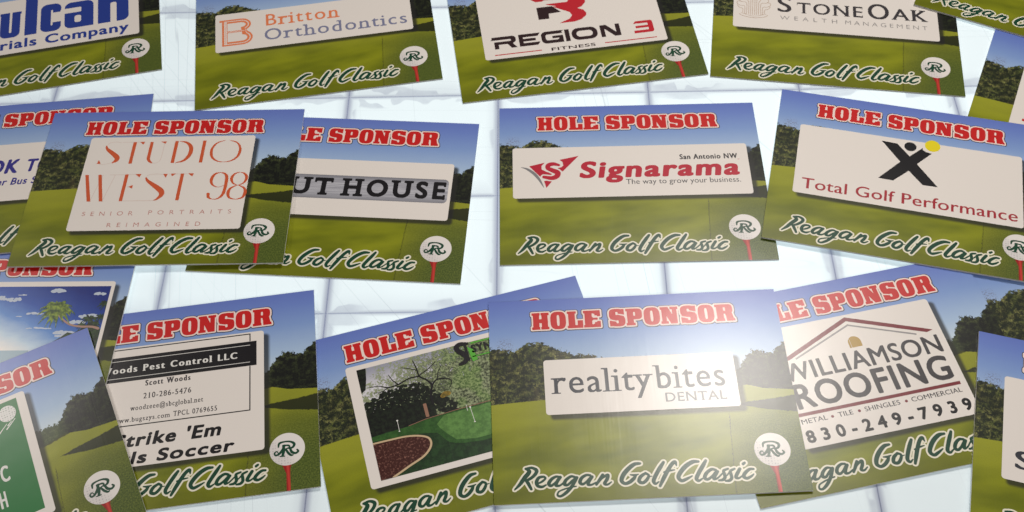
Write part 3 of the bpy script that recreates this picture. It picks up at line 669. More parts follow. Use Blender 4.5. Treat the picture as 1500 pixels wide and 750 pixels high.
# C ------------------------------------------------------------- fitness
MARO = ink('ink_dark_brown', (.028, .012, .014))
r, pn = make_sign('C', 'sign with a red and black angular emblem over wide dark letters and red 3')
p = Print(K0)
def poly_(pts, m): p.poly(pts, m, K0)
poly_([(.369, .487), (.436, .487), (.469, .4475), (.416, .4445), (.414, .4145), (.369, .4145)], MARO)
c = Cv(.33, .36, .62, .60, 2000)
c.poly([(.457, .484), (.520, .484), (.512, .471), (.541, .459), (.560, .466), (.580, .490), (.582, .530), (.57, .55), (.54, .56), (.36, .56), (.345, .545), (.371, .522), (.50, .522), (.51, .512), (.505, .505), (.50, .503), (.41, .503), (.42, .497)])
c.poly([(.405, .527), (.49, .527), (.50, .52), (.50, .51), (.49, .503), (.380, .503)], True)
c.poly([(.437, .484), (.52, .484), (.541, .459), (.565, .445), (.574, .425), (.570, .410), (.547, .390), (.517, .381), (.452, .381), (.500, .402), (.512, .420), (.505, .440)])
p.cv(c, BRICK, K0); part('emblem', p, pn)
p = Print(K0); c = Cv(.15, .26, .85, .36, 2400); t = .0175; a, b = .2715, .3405; ym = (a + b) / 2
def R_(x0, y0, x1, y1, r=0, s=False): c.rr(x0, y0, x1, y1, r, s)
R_(.166, a, .184, a + .033); R_(.158, b - t, .245, b); c.poly([(.158, b - t), (.176, b), (.150, b - t)]); R_(.225, ym - .006, .258, b, .016); R_(.20, b - t, .24, b); R_(.166, ym - .010, .245, ym + .006); R_(.19, ym + .006, .238, b - t, .006, True)
c.poly([(.215, ym), (.237, ym), (.260, a), (.236, a)])
R_(.270, a, .288, b); R_(.270, a, .346, a + t); R_(.270, b - t, .350, b); R_(.270, ym - .0075, .340, ym + .0075); c.poly([(.346, a), (.358, a + t), (.346, a + t)]); c.poly([(.35, b), (.362, b), (.35, b - t)])
R_(.364, a, .455, b, .022); R_(.382, a + t, .438, b - t, .010, True); R_(.43, ym + .004, .46, b - t, 0, True); R_(.410, ym - .008, .455, ym + .006); R_(.438, a, .455, ym); c.poly([(.44, b), (.462, b), (.44, b - t)])
R_(.464, a, .483, b)
R_(.492, a, .600, b, .030); R_(.512, a + t, .580, b - t, .016, True)
R_(.613, a, .631, b); R_(.678, a, .696, b); c.poly([(.613, b), (.640, b), (.696, a), (.669, a)])
p.cv(c, MARO, K0)
c = Cv(.74, .26, .85, .36, 2400)
R_(.765, b - .014, .836, b, .010); c.poly([(.765, b), (.780, b), (.765, b - .014), (.755, b - .014)]); R_(.815, a, .836, b, .012); R_(.762, ym - .006, .83, ym + .007); R_(.752, a, .833, a + .015, .008); c.rr(.752, a, .77, a + .015)
p.cv(c, BRICK, K0); part('company_name', p, pn)
p = Print(K0); text(p, 'FITNESS', .396, .228, .580, .0165, MARO, weight=.035, k=K0); part('second_line', p, pn)
for a, b in ((.161, .356), (.620, .838)): p = Print(K0); barv(p, a, .2355, b, .2405, BRICK, K0); part('rule_line', p, pn)

# D ------------------------------------------------------------- wealth management
CHAR = ink('ink_charcoal', (.045, .04, .045)); TAN = ink('ink_tan', (.50, .37, .28)); GREY = ink('ink_grey', (.30, .285, .28))
r, pn = make_sign('D', 'sign with a thin tan line-drawn tree emblem beside dark serif capitals')
p = Print(K0); c = Cv(.09, .34, .25, .52, 3000); hw = .0011
for s in (-1, 1):
    X = lambda u: .1675 + s * u
    for i, (u, tx, ty) in enumerate(((.0045, .0045, .49), (.0125, .0125, .47), (.0205, .0205, .445))): c.bar([(X(u), .368 + u * .25), (X(u), ty)], hw * 2)
    c.stroke([(X(.030), .374), (X(.030), .438), (X(.052), .445), (X(.062), .458), (X(.052), .472), (X(.034), .470), (X(.0205), .445)], r=hw)
    c.stroke([(X(.038), .377), (X(.038), .418), (X(.055), .421), (X(.069), .432), (X(.068), .446), (X(.054), .447)], r=hw)
    c.stroke([(X(.030), .374), (X(.034), .372), (X(.038), .377)], r=hw)
    c.stroke([(X(.046), .381), (X(.046), .403), (X(.060), .409), (X(.069), .424)], r=hw)
    c.stroke([(X(.0205), .445), (X(.040), .49), (X(.020), .505), (X(.0), .49)], r=hw)
c.stroke([(.107, .371), (.125, .360), (.1675, .3525), (.21, .360), (.226, .371)], r=.0013)
c.stroke([(.115, .378), (.1675, .362), (.219, .378)], r=.0009)
p.cv(c, TAN, K0, do_blur=False, tol=.15); part('emblem', p, pn)
p = Print(K0); sf = (.075, .035); kw = dict(contrast=.032, thin=.006, serif=sf, k=K0)
text(p, 'S', .268, .401, .322, .088, CHAR, **kw); text(p, 'TONE', .350, .401, .617, .063, CHAR, **kw)
text(p, 'O', .642, .399, .724, .089, CHAR, **kw); text(p, 'AK', .740, .4035, .881, .065, CHAR, **kw); text(p, 'TM', .888, .482, .905, .009, CHAR, k=K0)
part('company_name', p, pn)
p = Print(K0); text(p, 'WEALTH', .277, .3545, .512, .0225, GREY, weight=-.008, hs=1.15, track='fit', k=K0); text(p, 'MANAGEMENT', .545, .3545, .878, .0225, GREY, weight=-.008, hs=1.1, track='fit', k=K0); part('second_line', p, pn)

# E F -------------------------------------------------------------
make_sign('E', 'sign cut off by the top right corner, only grass and event name showing')
r, pn = make_sign('F', 'sign at the right edge, its sky corner and trees showing beside a plain panel edge')
p = Print(K0); barv(p, .194, .288, .206, .300, RED, K0); part('small_mark', p, pn)

# G ------------------------------------------------------------- bus service
NAVY = ink('ink_navy_violet', (.035, .03, .25))
r, pn = make_sign('G', 'sign at the left edge with part of a charter bus company name in violet blue')
p = Print(K0); text(p, 'OK', .395, .386, .512, .064, NAVY, weight=.05, slant=.12, k=K0); text(p, 'TO', .541, .388, .635, .058, NAVY, weight=.045, slant=.12, k=K0); part('company_name', p, pn)
p = Print(K0); text(p, 'ter Bus S', .425, .325, .592, .032, NAVY, weight=.035, slant=.15, k=K0); part('second_line', p, pn)

# H ------------------------------------------------------------- portrait studio
TERRA = ink('ink_terracotta', (.62, .105, .035), .02); HAIR = ink('ink_faint_blush', (.70, .56, .50)); ROSE = ink('ink_dusty_rose', (.52, .22, .19))
r, pn = make_sign('H', 'sign with tall thin terracotta art deco letters ending in 98 on a squarish panel')
p = Print(K0); c = Cv(.18, .27, .83, .61, 1900); hcv = Cv(.18, .27, .83, .61, 2200)
bt, tp = .478, .5905; w = .0065
c.stroke([(.245, .568, .003), (.252, .553, .006), (.275, .533, .009), (.296, .512, .010), (.298, .497, .008), (.285, .484, .003)]); c.poly([(.225, .479), (.240, .480), (.2295, .499)])
hcv.stroke([(.225, .481), (.25, .476), (.285, .484)], r=.0009); hcv.stroke([(.245, .568), (.255, .585), (.28, .590), (.30, .586)], r=.0009)
c.rr(.3475, bt, .3605, tp - .003); hcv.stroke([(.305, .588), (.395, .588)], r=.0009); c.poly([(.372, .589), (.392, .589), (.388, .574)])
c.rr(.414, .505, .4265, tp - .003); c.stroke([(.420, .512, .0062), (.421, .500, .0062), (.428, .488, .005), (.438, .480, .0025)]); hcv.stroke([(.438, .480), (.455, .480), (.469, .50), (.471, .585)], r=.0009); c.poly([(.455, .589), (.478, .589), (.474, .577)])
c.rr(.511, bt, .524, tp); c.stroke([(.53, .589, .0012), (.56, .580, .005), (.578, .555, .0078), (.578, .520, .0078), (.56, .490, .005), (.53, .479, .0012)]); hcv.stroke([(.515, .589), (.535, .589)], r=.0009)
c.rr(.620, bt, .633, tp)
for sx in (-1, 1): c.stroke([(.716 + sx * .008, .5905, .0009), (.716 + sx * .038, .578, .0028), (.716 + sx * .0535, .553, .0045), (.716 + sx * .055, .527, .0055), (.716 + sx * .047, .502, .0045), (.716 + sx * .025, .484, .0025), (.716, .479, .0009)])
bt, tp = .294, .4245
c.poly([(.193, tp), (.206, tp), (.240, bt), (.226, bt)]); c.poly([(.243, tp), (.256, tp), (.286, bt), (.272, bt)])
hcv.stroke([(.237, bt), (.262, .423)], r=.0009); hcv.stroke([(.284, bt), (.309, .423)], r=.0009); hcv.stroke([(.289, .423), (.318, .423)], r=.0009); c.poly([(.306, .425), (.318, .425), (.312, .412)]) if False else None
c.rr(.347, bt, .360, tp); hcv.stroke([(.305, .423), (.412, .423)], r=.0009); c.poly([(.386, .425), (.408, .425), (.404, .408)]); hcv.stroke([(.36, .363), (.376, .363)], r=.0012); c.poly([(.370, .363), (.386, .371), (.386, .353)])
hcv.stroke([(.352, .2945), (.487, .2945)], r=.0012)
c.stroke([(.430, .405, .003), (.440, .390, .006), (.468, .367, .009), (.497, .342, .011), (.503, .322, .009), (.489, .301, .004), (.478, .296, .001)]); hcv.stroke([(.430, .405), (.437, .420), (.47, .424), (.50, .420)], r=.0009); c.poly([(.492, .424), (.510, .424), (.505, .405)])
c.rr(.560, bt, .573, tp); hcv.stroke([(.515, .423), (.61, .423)], r=.0009); c.poly([(.523, .425), (.543, .425), (.527, .411)]); c.poly([(.588, .425), (.610, .425), (.606, .409)])
c.stroke([(.712, .427, .0009), (.730, .420, .004), (.7395, .400, .0062), (.740, .350, .0062), (.735, .318, .0055), (.720, .300, .003), (.700, .297, .0012), (.684, .306, .005), (.680, .322, .0062)])
c.stroke([(.712, .427, .0009), (.693, .420, .0045), (.683, .400, .0062), (.684, .378, .005), (.695, .362, .003), (.715, .355, .0009), (.733, .362, .0009)])
for sx in (-1, 1):
    c.stroke([(.787, .427, .0009), (.787 + sx * .018, .420, .0035), (.787 + sx * .0285, .400, .0058), (.787 + sx * .022, .376, .0035), (.787 + sx * .002, .362, .0012)])
    c.stroke([(.787 + sx * .002, .364, .0012), (.787 + sx * .026, .348, .0045), (.787 + sx * .032, .325, .0062), (.787 + sx * .024, .303, .004), (.787, .294, .0009)])
p.cv(hcv, HAIR, K0, do_blur=False, tol=.12); p.cv(c, TERRA, K0 + 1); part('company_name', p, pn)
p = Print(K0); text(p, 'SENIOR', .222, .226, .412, .019, ROSE, weight=-.01, hs=1.1, track='fit', k=K0); text(p, 'PORTRAITS', .470, .228, .779, .019, ROSE, weight=-.01, hs=1.1, track='fit', k=K0)
text(p, 'REIMAGINED', .326, .172, .673, .019, ROSE, weight=-.01, hs=1.1, track='fit', k=K0); part('small_lines', p, pn)

# I ------------------------------------------------------------- brushed bar logo
def brushed():
    nt = NT('printed_brushed_steel'); x, y = art_xy(nt); n = nt.noise(nt.comb(nt.math('MULTIPLY', x, 3), nt.math('MULTIPLY', y, 170)), 1.6, 4, .7); e = nt.math('POWER', nt.math('MULTIPLY', nt.math('ABSOLUTE', nt.math('SUBTRACT', y, .408)), 18), 3, clamp=True)
    nt.put(nt.b.inputs['Base Color'], nt.mix(e, nt.mix(nt.step(n, .3, .7), (.26, .26, .30), (.58, .58, .62)), (.20, .20, .23))); nt.gloss(x, y); return nt.m
r, pn = make_sign('I', 'sign with black capitals on a brushed grey bar, left part under another sign')
p = Print(K0); p.poly(rrect(.15, .353, .912, .465, .018), brushed(), K0); part('grey_bar', p, pn)
p = Print(K0 + 1); kw = dict(weight=.055, serif=(.13, .13), k=K0 + 1); text(p, 'UT', .312, .374, .473, .073, BLACK, **kw); text(p, 'HOUSE', .516, .374, .903, .074, BLACK, **kw); part('company_name', p, pn)

# J ------------------------------------------------------------- sign shop
CRIM = ink('ink_crimson', (.48, .012, .035)); MGREY = ink('ink_mid_grey', (.22, .215, .225)); DGREY = ink('ink_dark_grey', (.10, .095, .10))
r, pn = make_sign('J', 'sign with a red arrow shaped S emblem and one long word in red italics')
p = Print(K0); c = Cv(.07, .33, .32, .51, 2400)
c.poly([(.113, .4515), (.173, .468), (.160, .452), (.160, .435), (.178, .423), (.197, .416), (.198, .404), (.19, .398), (.163, .4075), (.155, .398), (.151, .403)])
c.poly([(.303, .4975), (.241, .424), (.205, .4245), (.216, .433), (.222, .440), (.236, .444), (.243, .452), (.240, .470), (.229, .480)])
c.stroke([(.228, .456, .004), (.205, .461, .008), (.186, .455, .0095), (.183, .440, .009), (.200, .430, .010), (.220, .418, .011), (.217, .400, .0105), (.198, .391, .009), (.172, .396, .006)])
c.poly([(.168, .378), (.181, .3815), (.202, .3825), (.176, .3455)])
S_ = [(.226, .4545, .0055), (.205, .4605, .0085), (.187, .455, .0095), (.184, .441, .009), (.200, .430, .010), (.220, .418, .011), (.217, .401, .0105), (.198, .392, .0095), (.168, .398, .007)]
cut = c.copy(); cut.a = np.zeros_like(c.a); cut.stroke([(a, b, r_ + .0062) for a, b, r_ in S_]); c.a = np.minimum(c.a, 1 - cut.a); c.stroke(S_)
p.cv(c, CRIM, K0)
c = Cv(.07, .33, .32, .51, 2400); c.stroke([(.081, .4475, .0006), (.105, .438, .0045), (.130, .416, .0062), (.150, .386, .005), (.166, .349, .0012)]); p.cv(c, MGREY, K0); part('emblem', p, pn)
p = Print(K0); text(p, 'Signarama', .303, .392, .905, .073, CRIM, weight=.050, contrast=.028, slant=.16, track=-.02, px=80, k=K0); text(p, 'TM', .906, .462, .914, .004, CRIM, k=K0); part('company_name', p, pn)
p = Print(K0); text(p, 'San Antonio NW', .688, .470, .908, .0235, CHAR, weight=.045, k=K0); part('branch_line', p, pn)
p = Print(K0); text(p, 'The way to grow your business.', .477, .3555, .908, .0240, DGREY, weight=.004, k=K0); part('slogan', p, pn)

# K ------------------------------------------------------------- golf coaching
YEL = ink('ink_yellow', (.80, .66, .012)); WINE = ink('ink_wine', (.38, .022, .035))
r, pn = make_sign('K', 'sign with a black X shaped figure holding up a yellow ball above red lettering')
p = Print(K0)
poly_([(.397, .555), (.455, .552), (.503, .496), (.549, .548), (.551, .538), (.562, .530), (.584, .527), (.531, .463), (.609, .365), (.555, .364), (.502, .424), (.448, .364), (.393, .366), (.470, .462)], BLACK)
p.poly(circle(.504, .546, .0225), BLACK, K0); p.poly(circle(.5855, .566, .0285), YEL, K0); part('emblem', p, pn)
p = Print(K0); text(p, 'Total Golf Performance', .118, .2605, .892, .050, WINE, weight=.014, k=K0); part('company_name', p, pn)

# L ------------------------------------------------------------- beach picture
def beach_sky():
    nt = NT('printed_tropical_sky'); x, y = art_xy(nt); d = nt.math('ADD', nt.math('MULTIPLY', nt.math('SUBTRACT', y, .33), 3.0), nt.math('MULTIPLY', nt.math('SUBTRACT', x, .60), 1.35))
    n = nt.noise(nt.comb(nt.math('MULTIPLY', x, 1), nt.math('MULTIPLY', y, 2)), 16, 4, .6); r_ = nt.n('ShaderNodeValToRGB'); e = r_.color_ramp.elements
    for q, cc in ((0, srgb(236, 232, 226)), (.16, srgb(190, 212, 230)), (.38, srgb(84, 136, 206)), (.62, srgb(24, 76, 168)), (1, srgb(6, 36, 122))):
        z = e[0] if q == 0 else e[-1] if q == 1 else e.new(q); z.position = q; z.color = (*cc, 1)
    nt.l(nt.math('ADD', d, nt.math('MULTIPLY', nt.math('SUBTRACT', n, .5), .12)), r_.inputs[0]); nt.put(nt.b.inputs['Base Color'], r_.outputs[0]); nt.gloss(x, y); return nt.m
CLOUD = ink('ink_cloud', (.50, .56, .66), .25); FROND = None
def leafy(name, a, b, sc):
    nt = NT(name); x, y = art_xy(nt); n = nt.noise(nt.comb(x, y), sc, 4, .75); nt.put(nt.b.inputs['Base Color'], nt.mix(nt.step(n, .38, .66), a, b)); nt.gloss(x, y); return nt.m
PALM = leafy('printed_palm_green', srgb(40, 68, 22), srgb(142, 164, 52), 60); DPALM = leafy('printed_dark_palm', srgb(10, 24, 18), srgb(50, 78, 34), 70); TRUNK = ink('ink_palm_trunk', srgb(168, 132, 118))
r, pn = make_sign('L', 'sign with a tropical beach photo of leaning palms under deep blue sky')
p = Print(K0); barv(p, .065, .165, .934, .581, beach_sky(), K0)
random.seed(3)
c = Cv(.07, .17, .933, .58, 1100)
def cloud(cx, cy, sx, sy, n=16):
    for _ in range(n):
        a = random.uniform(-1, 1); c.ell(cx + a * sx, cy + random.uniform(-.3, .8) * sy * (1 - a * a), random.uniform(.18, .36) * sx, random.uniform(.25, .5) * sy)
for q in ((.742, .560, .028, .011), (.595, .525, .024, .013), (.548, .530, .02, .012), (.90, .547, .02, .009), (.684, .466, .028, .008), (.842, .429, .03, .012), (.880, .452, .035, .014), (.807, .388, .035, .012), (.70, .407, .03, .005), (.745, .405, .014, .005), (.62, .545, .014, .004), (.80, .375, .02, .008), (.63, .455, .01, .003)): cloud(*q)
p.cv(c, CLOUD, K0 + 1)
c = Cv(.07, .17, .933, .58, 1400); c.poly([(.065, .165), (.934, .165), (.934, .40), (.925, .415), (.90, .425), (.88, .418), (.86, .40), (.84, .385), (.82, .39), (.80, .37), (.76, .34), (.70, .31), (.6, .30), (.065, .30)])
def palm(cx, cy, R, n=13, wd=.2, droop=.9, ph=0):
    for i in range(n):
        a = math.radians(ph + 360 * i / n + random.uniform(-9, 9)); L = R * random.uniform(.75, 1.08)
        pts = []
        for t in np.linspace(0, 1, 6):
            pts.append((cx + math.cos(a) * L * t, cy + math.sin(a) * L * t * .9 - droop * L * t * t * .35, max(.0006, R * wd * .42 * math.sin(math.pi * (.12 + .86 * t)) ** .8)))
        c.stroke(pts)
        for t in np.linspace(.35, 1, 6):
            bx = cx + math.cos(a) * L * t; by = cy + math.sin(a) * L * t * .9 - droop * L * t * t * .35
            c.stroke([(bx, by, .0016), (bx + math.cos(a) * R * .12, by - R * .20, .0005)], smooth=False)
palm(.930, .508, .026); palm(.884, .447, .026); palm(.905, .425, .024); palm(.862, .418, .018); palm(.925, .452, .022)
c.stroke([(.884, .44, .002), (.886, .41, .002)]); c.rr(.9335, .1, .97, .6, 0, True); p.cv(c, DPALM, K0 + 2)
c = Cv(.07, .17, .933, .58, 1800); c.stroke([(.765, .468, .0034), (.785, .447, .0032), (.82, .422, .0036), (.86, .413, .004), (.90, .412, .0042), (.925, .405, .005)]); p.cv(c, TRUNK, K0 + 3)
c = Cv(.07, .17, .933, .58, 1800); palm(.760, .489, .060, 17, .24, 1.1, 8); palm(.762, .492, .050, 14, .22, .8, 20); p.cv(c, PALM, K0 + 4)
p.poly([(.065, .165), (.70, .165), (.70, .318), (.065, .318)], ink('ink_pale_sea', srgb(150, 176, 190)), K0 + 3)
part('beach_photo', p, pn)

# M ------------------------------------------------------------- green panel
KELLY = ink('ink_kelly_green', (.012, .17, .035)); BW = ink('ink_soft_white', (.78, .77, .73))
r, pn = make_sign('M', 'sign at the lower left with a green panel, white golf ball and speed lines')
p = Print(K0); barv(p, .277, .160, .716, .592, KELLY, K0); part('green_panel', p, pn)
def dimpled():
    nt = NT('printed_dimpled_ball'); x, y = art_xy(nt); vo = nt.n('ShaderNodeTexVoronoi'); nt.l(nt.comb(x, y), vo.inputs['Vector']); vo.inputs['Scale'].default_value = 120; vo.inputs['Randomness'].default_value = .3
    nt.put(nt.b.inputs['Base Color'], nt.mix(nt.step(vo.outputs['Distance'], .36, .2), (.76, .75, .72), (.42, .44, .40))); nt.gloss(x, y); return nt.m
p = Print(K0 + 1); p.poly(circle(.677, .545, .0285, .0305), dimpled(), K0 + 1)
c = Cv(.55, .45, .72, .54, 2400); c.stroke([(.697, .516, .0013), (.664, .488, .0022)]); c.stroke([(.684, .512, .0011), (.670, .500, .002)]); c.stroke([(.668, .508, .0011), (.636, .480, .002)]); p.cv(c, BW, K0 + 1); part('ball_emblem', p, pn)
p = Print(K0 + 1); text(p, 'C', .611, .305, .638, .056, BW, weight=.03, k=K0 + 1); text(p, 'H', .591, .217, .613, .056, BW, weight=.03, k=K0 + 1); part('lettering', p, pn)

# N ------------------------------------------------------------- pest control
r, pn = make_sign('N', 'sign with a black banner in white letters above contact lines and bold italics')
p = Print(K0); barv(p, .20, .474, .797, .570, BLACK, K0)
c = Cv(.19, .29, .80, .61, 1800); c.bar([(.20, .6), (.7745, .6), (.7745, .571)], .0038); c.bar([(.7745, .473), (.7745, .305), (.20, .305)], .0038); p.cv(c, BLACK, K0)
barv(p, .20, .5545, .775, .5565, BW, K0 + 1); barv(p, .20, .4875, .775, .4895, BW, K0 + 1); part('banner', p, pn)
p = Print(K0 + 1); text(p, 'Woods Pest Control LLC', .268, .5085, .730, .0245, BW, weight=.015, contrast=.055, thin=.0, serif=(.085, .055), k=K0 + 1); part('company_name', p, pn)
tm_ = dict(contrast=.022, thin=.004, serif=(.07, .03), k=K0)
p = Print(K0); text(p, 'Scott Woods', .422, .449, .573, .0205, CHAR, weight=.02, contrast=.04, serif=(.07, .04), k=K0)
text(p, '210-286-5476', .418, .4005, .577, .0205, CHAR, **tm_); text(p, 'woodzeee@sbcglobal.net', .377, .360, .618, .0185, CHAR, **tm_); text(p, 'www.bugszys.com', .325, .3185, .508, .0175, CHAR, **tm_); text(p, 'TPCL 0769655', .521, .3195, .665, .0185, CHAR, **tm_); part('contact_lines', p, pn)
p = Print(K0); text(p, "Strike 'Em", .330, .229, .677, .0430, BLACK, weight=.062, slant=.2, k=K0); part('slogan', p, pn)
p = Print(K0); text(p, 'Girls Soccer', .262, .166, .720, .0400, BLACK, weight=.062, slant=.2, k=K0); part('team_line', p, pn)

# O ------------------------------------------------------------- putting green photo
r, pn = make_sign('O', 'sign with a photo of a backyard putting green under a branching tree')
def photo(name, a, b, sc, lo=.4, hi=.62, c3=None):
    nt = NT(name); x, y = art_xy(nt); v = nt.comb(x, y); n = nt.noise(v, sc, 4, .7); col = nt.mix(nt.step(n, lo, hi), a, b)
    if c3: col = nt.mix(nt.step(nt.noise(v, sc * .22, 3, .6), .48, .6), col, c3)
    nt.put(nt.b.inputs['Base Color'], col); nt.gloss(x, y); return nt.m
HEDGE = photo('printed_dark_hedge', srgb(8, 11, 9), srgb(26, 36, 22), 70)
G1 = photo('printed_putting_green', srgb(76, 116, 54), srgb(98, 142, 70), 40); G2 = photo('printed_shaded_green', srgb(20, 46, 20), srgb(34, 66, 30), 40)
MULCH = photo('printed_mulch', srgb(62, 24, 18), srgb(150, 104, 90), 130, .5, .72); KERB = ink('ink_sand_kerb', srgb(202, 176, 140)); SHAD = photo('printed_midgreen', srgb(38, 76, 28), srgb(52, 94, 38), 40)
def canopy():
    nt = NT('printed_tree_canopy'); x, y = art_xy(nt); v = nt.comb(x, y); n1 = nt.noise(v, 30, 6, .74); n2 = nt.noise(v, 120, 3, .7); n3 = nt.noise(v, 14, 3, .6)
    leaf = nt.mix(nt.step(nt.math('ADD', nt.math('MULTIPLY', n1, .5), nt.math('MULTIPLY', n2, .5)), .42, .60), srgb(52, 60, 40), srgb(150, 160, 122))
    leaf = nt.mix(nt.math('MULTIPLY', nt.step(n3, .42, .56), nt.step(x, .40, .55)), leaf, nt.mix(nt.step(n2, .4, .6), srgb(70, 98, 44), srgb(138, 158, 100)))
    d = nt.math('ADD', nt.math('ADD', nt.math('MULTIPLY', nt.math('SUBTRACT', x, .30), .62), nt.math('MULTIPLY', nt.math('SUBTRACT', .50, y), 1.1)), nt.math('MULTIPLY_ADD', n1, .9, nt.math('MULTIPLY', n2, .5)))
    sky_ = nt.mix(nt.step(y, .6, .5), srgb(150, 152, 168), srgb(214, 212, 218))
    nt.put(nt.b.inputs['Base Color'], nt.mix(nt.step(d, .60, .70), sky_, leaf)); nt.gloss(x, y); return nt.m
p = Print(K0); x0, y0, x1, y1 = .174, .177, .826, .592; barv(p, x0, y0, x1, y1, canopy(), K0)
random.seed(11)
c = Cv(x0, y0, x1, y1, 1500); c.rr(x0, .3, .40, .42)
for _ in range(620): cx = random.uniform(x0, .47); c.ell(cx, .425 + .04 * math.sin((cx - .17) * 11) - max(0, cx - .37) * .7 + random.uniform(-.05, .028), random.uniform(.002, .009), random.uniform(.002, .007))
c.poly([(x0, .592), (.206, .592), (.200, .55), (.190, .51), (x0, .50)]); p.cv(c, HEDGE, K0 + 2)
c = Cv(x0, y0, x1, y1, 1800)
def br(pts): c.stroke(pts)
br([(.395, .40, .0042), (.398, .44, .0038), (.408, .465, .0036), (.395, .49, .003), (.375, .51, .0028), (.372, .54, .0022), (.366, .575, .0014)]); br([(.408, .465, .003), (.43, .482, .0026), (.465, .475, .002), (.475, .458, .0014), (.462, .44, .001)])
br([(.375, .51, .0026), (.34, .512, .0024), (.30, .500, .0026), (.265, .498, .0022), (.235, .512, .0014), (.20, .515, .001)]); br([(.30, .50, .002), (.285, .52, .0016), (.275, .545, .001)]); br([(.372, .535, .0016), (.345, .55, .0013), (.32, .56, .0008)])
br([(.378, .515, .0018), (.41, .53, .0015), (.44, .55, .001)]); br([(.43, .482, .0018), (.44, .51, .0012), (.455, .53, .0008)]); br([(.265, .498, .0016), (.24, .488, .0012), (.215, .49, .0008)]); p.cv(c, BLACK, K0 + 3)
p.poly([(x0, y0), (x1, y0), (x1, .362), (.586, .352), (.47, .352), (.36, .347), (.30, .338), (.23, .338), (x0, .334)], G2, K0 + 3)
p.poly([(.30, .339), (.355, .347), (.47, .352), (.586, .352), (x1, .36), (x1, .235), (.60, .222), (.52, .222), (.45, .232), (.415, .246), (.400, .268), (.385, .290), (.33, .303), (.26, .308), (x0, .318), (x0, .333), (.23, .335)], SHAD, K0 + 4)
c = Cv(x0, y0, x1, y1, 1500); c.poly([(.42, .345), (.586, .349), (x1, .355), (x1, .25), (.60, .236), (.50, .236), (.44, .250), (.418, .275), (.40, .30), (.39, .32)]); p.cv(c, G1, K0 + 5)
c = Cv(x0, y0, x1, y1, 2000); c.stroke([(x0, .309, .0030), (.225, .308, .003), (.285, .305, .003), (.330, .294, .0032), (.355, .277, .0034), (.354, .250, .0034), (.325, .222, .0034), (.270, .200, .0034), (.215, .177, .0034)]); c.rr(0, 0, x0, 1, 0, True); c.rr(0, 0, 1, y0, 0, True); p.cv(c, KERB, K0 + 7)
p.poly([(x0, y0), (.215, y0), (.270, .200), (.325, .222), (.354, .250), (.355, .277), (.330, .294), (.285, .305), (x0, .309)], MULCH, K0 + 6)
c = Cv(x0, y0, x1, y1, 2400); c.stroke([(.267, .33), (.268, .368)], r=.0008); c.ell(.268, .369, .0032, .0028); c.stroke([(.513, .295), (.511, .35)], r=.0008); c.ell(.511, .35, .003, .0036); c.stroke([(.500, .34), (.500, .362)], r=.0009); c.ell(.513, .294, .0035, .0016); c.ell(.267, .329, .003, .0014); p.cv(c, BW, K0 + 8)
c = Cv(x0, y0, x1, y1, 2000); c.rr(.3625, .354, .374, .405, .003); c.bar([(.30, .3395), (.36, .3485), (.47, .3535), (.6, .3555)], .002); p.cv(c, ink('ink_dull_stone', srgb(150, 112, 92)), K0 + 8)
c = Cv(x0, y0, x1, y1, 1500); c.ell(.447, .421, .016, .010); c.ell(.435, .416, .01, .007); p.cv(c, leafy('printed_ochre_shrub', srgb(96, 84, 34), srgb(160, 128, 44), 90), K0 + 3)
part('garden_photo', p, pn)
SYNG = ink('ink_leaf_green', (.10, .42, .04))
p = Print(K0 + 9); c = Cv(.50, .50, .60, .61, 2400); c.stroke([(.556, .590, .004), (.535, .592, .007), (.521, .582, .009), (.525, .566, .009), (.538, .552, .010), (.545, .535, .009), (.537, .520, .008), (.518, .515, .005)]); c.rr(.547, .52, .556, .592); c.rr(.53, .583, .565, .592); p.cv(c, BLACK, K0 + 9)
p.poly([(.557, .575), (.575, .560), (.582, .518), (.563, .514)], SYNG, K0 + 9); p.poly([(.572, .5885), (.80, .5885), (.80, .5835), (.572, .5835)], SYNG, K0 + 9); p.poly([(.566, .5345), (.80, .5345), (.80, .5305), (.566, .5305)], SYNG, K0 + 9); part('emblem', p, pn)
p = Print(K0 + 9); text(p, 'SYN', .569, .548, .640, .029, BLACK, weight=.06, k=K0 + 9); part('company_name', p, pn)

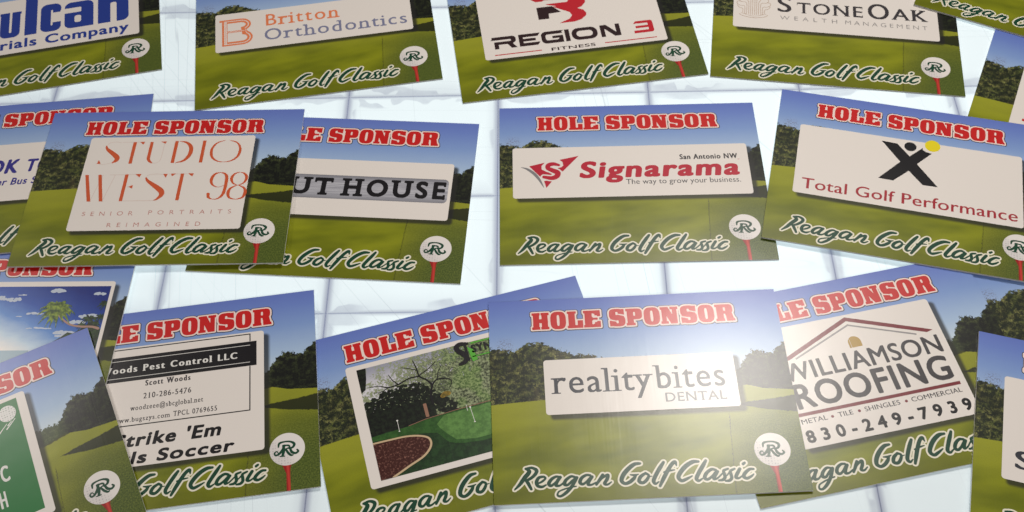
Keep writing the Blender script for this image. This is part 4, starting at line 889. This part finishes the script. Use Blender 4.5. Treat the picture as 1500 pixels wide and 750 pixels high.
# P ------------------------------------------------------------- dental
INKB = ink('ink_blue_black', (.04, .042, .055))
r, pn = make_sign('P', 'front sign with grey lower-case lettering on white panel, washed pale by glare')
p = Print(K0); kw = dict(contrast=.020, thin=.012, serif=(.12, .034), track=-.085, px=72, k=K0); text(p, 'reality', .213, .380, .535, .088, INKB, **kw); text(p, 'bites', .556, .382, .780, .088, INKB, **kw); part('company_name', p, pn)
p = Print(K0); text(p, 'DENTAL', .577, .332, .778, .0325, ink('ink_soft_grey', (.16, .16, .17)), contrast=.012, serif=(.06, .03), k=K0); part('second_line', p, pn)

# Q ------------------------------------------------------------- roofing
r, pn = make_sign('Q', 'sign with a dark red gable roof outline over big letters and phone number')
p = Print(K0); OX = ink('ink_oxblood', (.19, .014, .022)); GOLD = ink('ink_gold', (.42, .26, .04))
p.poly([(.225, .478), (.501, .597), (.775, .486), (.752, .480), (.501, .581), (.262, .478)], OX, K0)
c = Cv(.2, .46, .80, .60, 2000); c.bar([(.285, .478), (.501, .565), (.715, .480)], .006); p.cv(c, GREY, K0)
c = Cv(.46, .46, .54, .53, 2400); c.ell(.500, .496, .0225, .024); c.rr(.4775, .478, .5225, .497); c.rr(.45, .45, .55, .478, 0, True); c.rr(.4845, .478, .4855, .520, 0, True); p.cv(c, GOLD, K0); barv(p, .213, .2705, .782, .2825, OX, K0); part('gable_emblem', p, pn)
p = Print(K0); text(p, 'WILLIAMSON', .222, .400, .779, .064, CHAR, weight=.025, k=K0); part('first_line', p, pn)
p = Print(K0); text(p, 'ROOFING', .232, .299, .773, .085, CHAR, weight=.035, k=K0); part('second_line', p, pn)
p = Print(K0)
for s, a, b in (('METAL', .224, .312), ('TILE', .349, .399), ('SHINGLES', .440, .561), ('COMMERCIAL', .601, .776)): text(p, s, a, .2435, b, .0165, CHAR, weight=.012, k=K0)
for q in (.329, .421, .583): p.poly(circle(q, .2505, .005), OX, K0)
part('services_line', p, pn)
p = Print(K0); text(p, '830-249-7939', .221, .1775, .785, .0400, BLACK, weight=.055, hs=1.0, track='fit', k=K0); part('phone_number', p, pn)

# R S -------------------------------------------------------------
make_sign('R', 'sign tucked under the roofing sign at right, showing only sky and dark trees')
r, pn = make_sign('S', 'sign at the lower right corner, tall white panel starting with a large letter S')
p = Print(K0); text(p, 'S', .131, .272, .180, .062, INKB, contrast=.06, serif=(.06, .03), k=K0); part('lettering', p, pn)
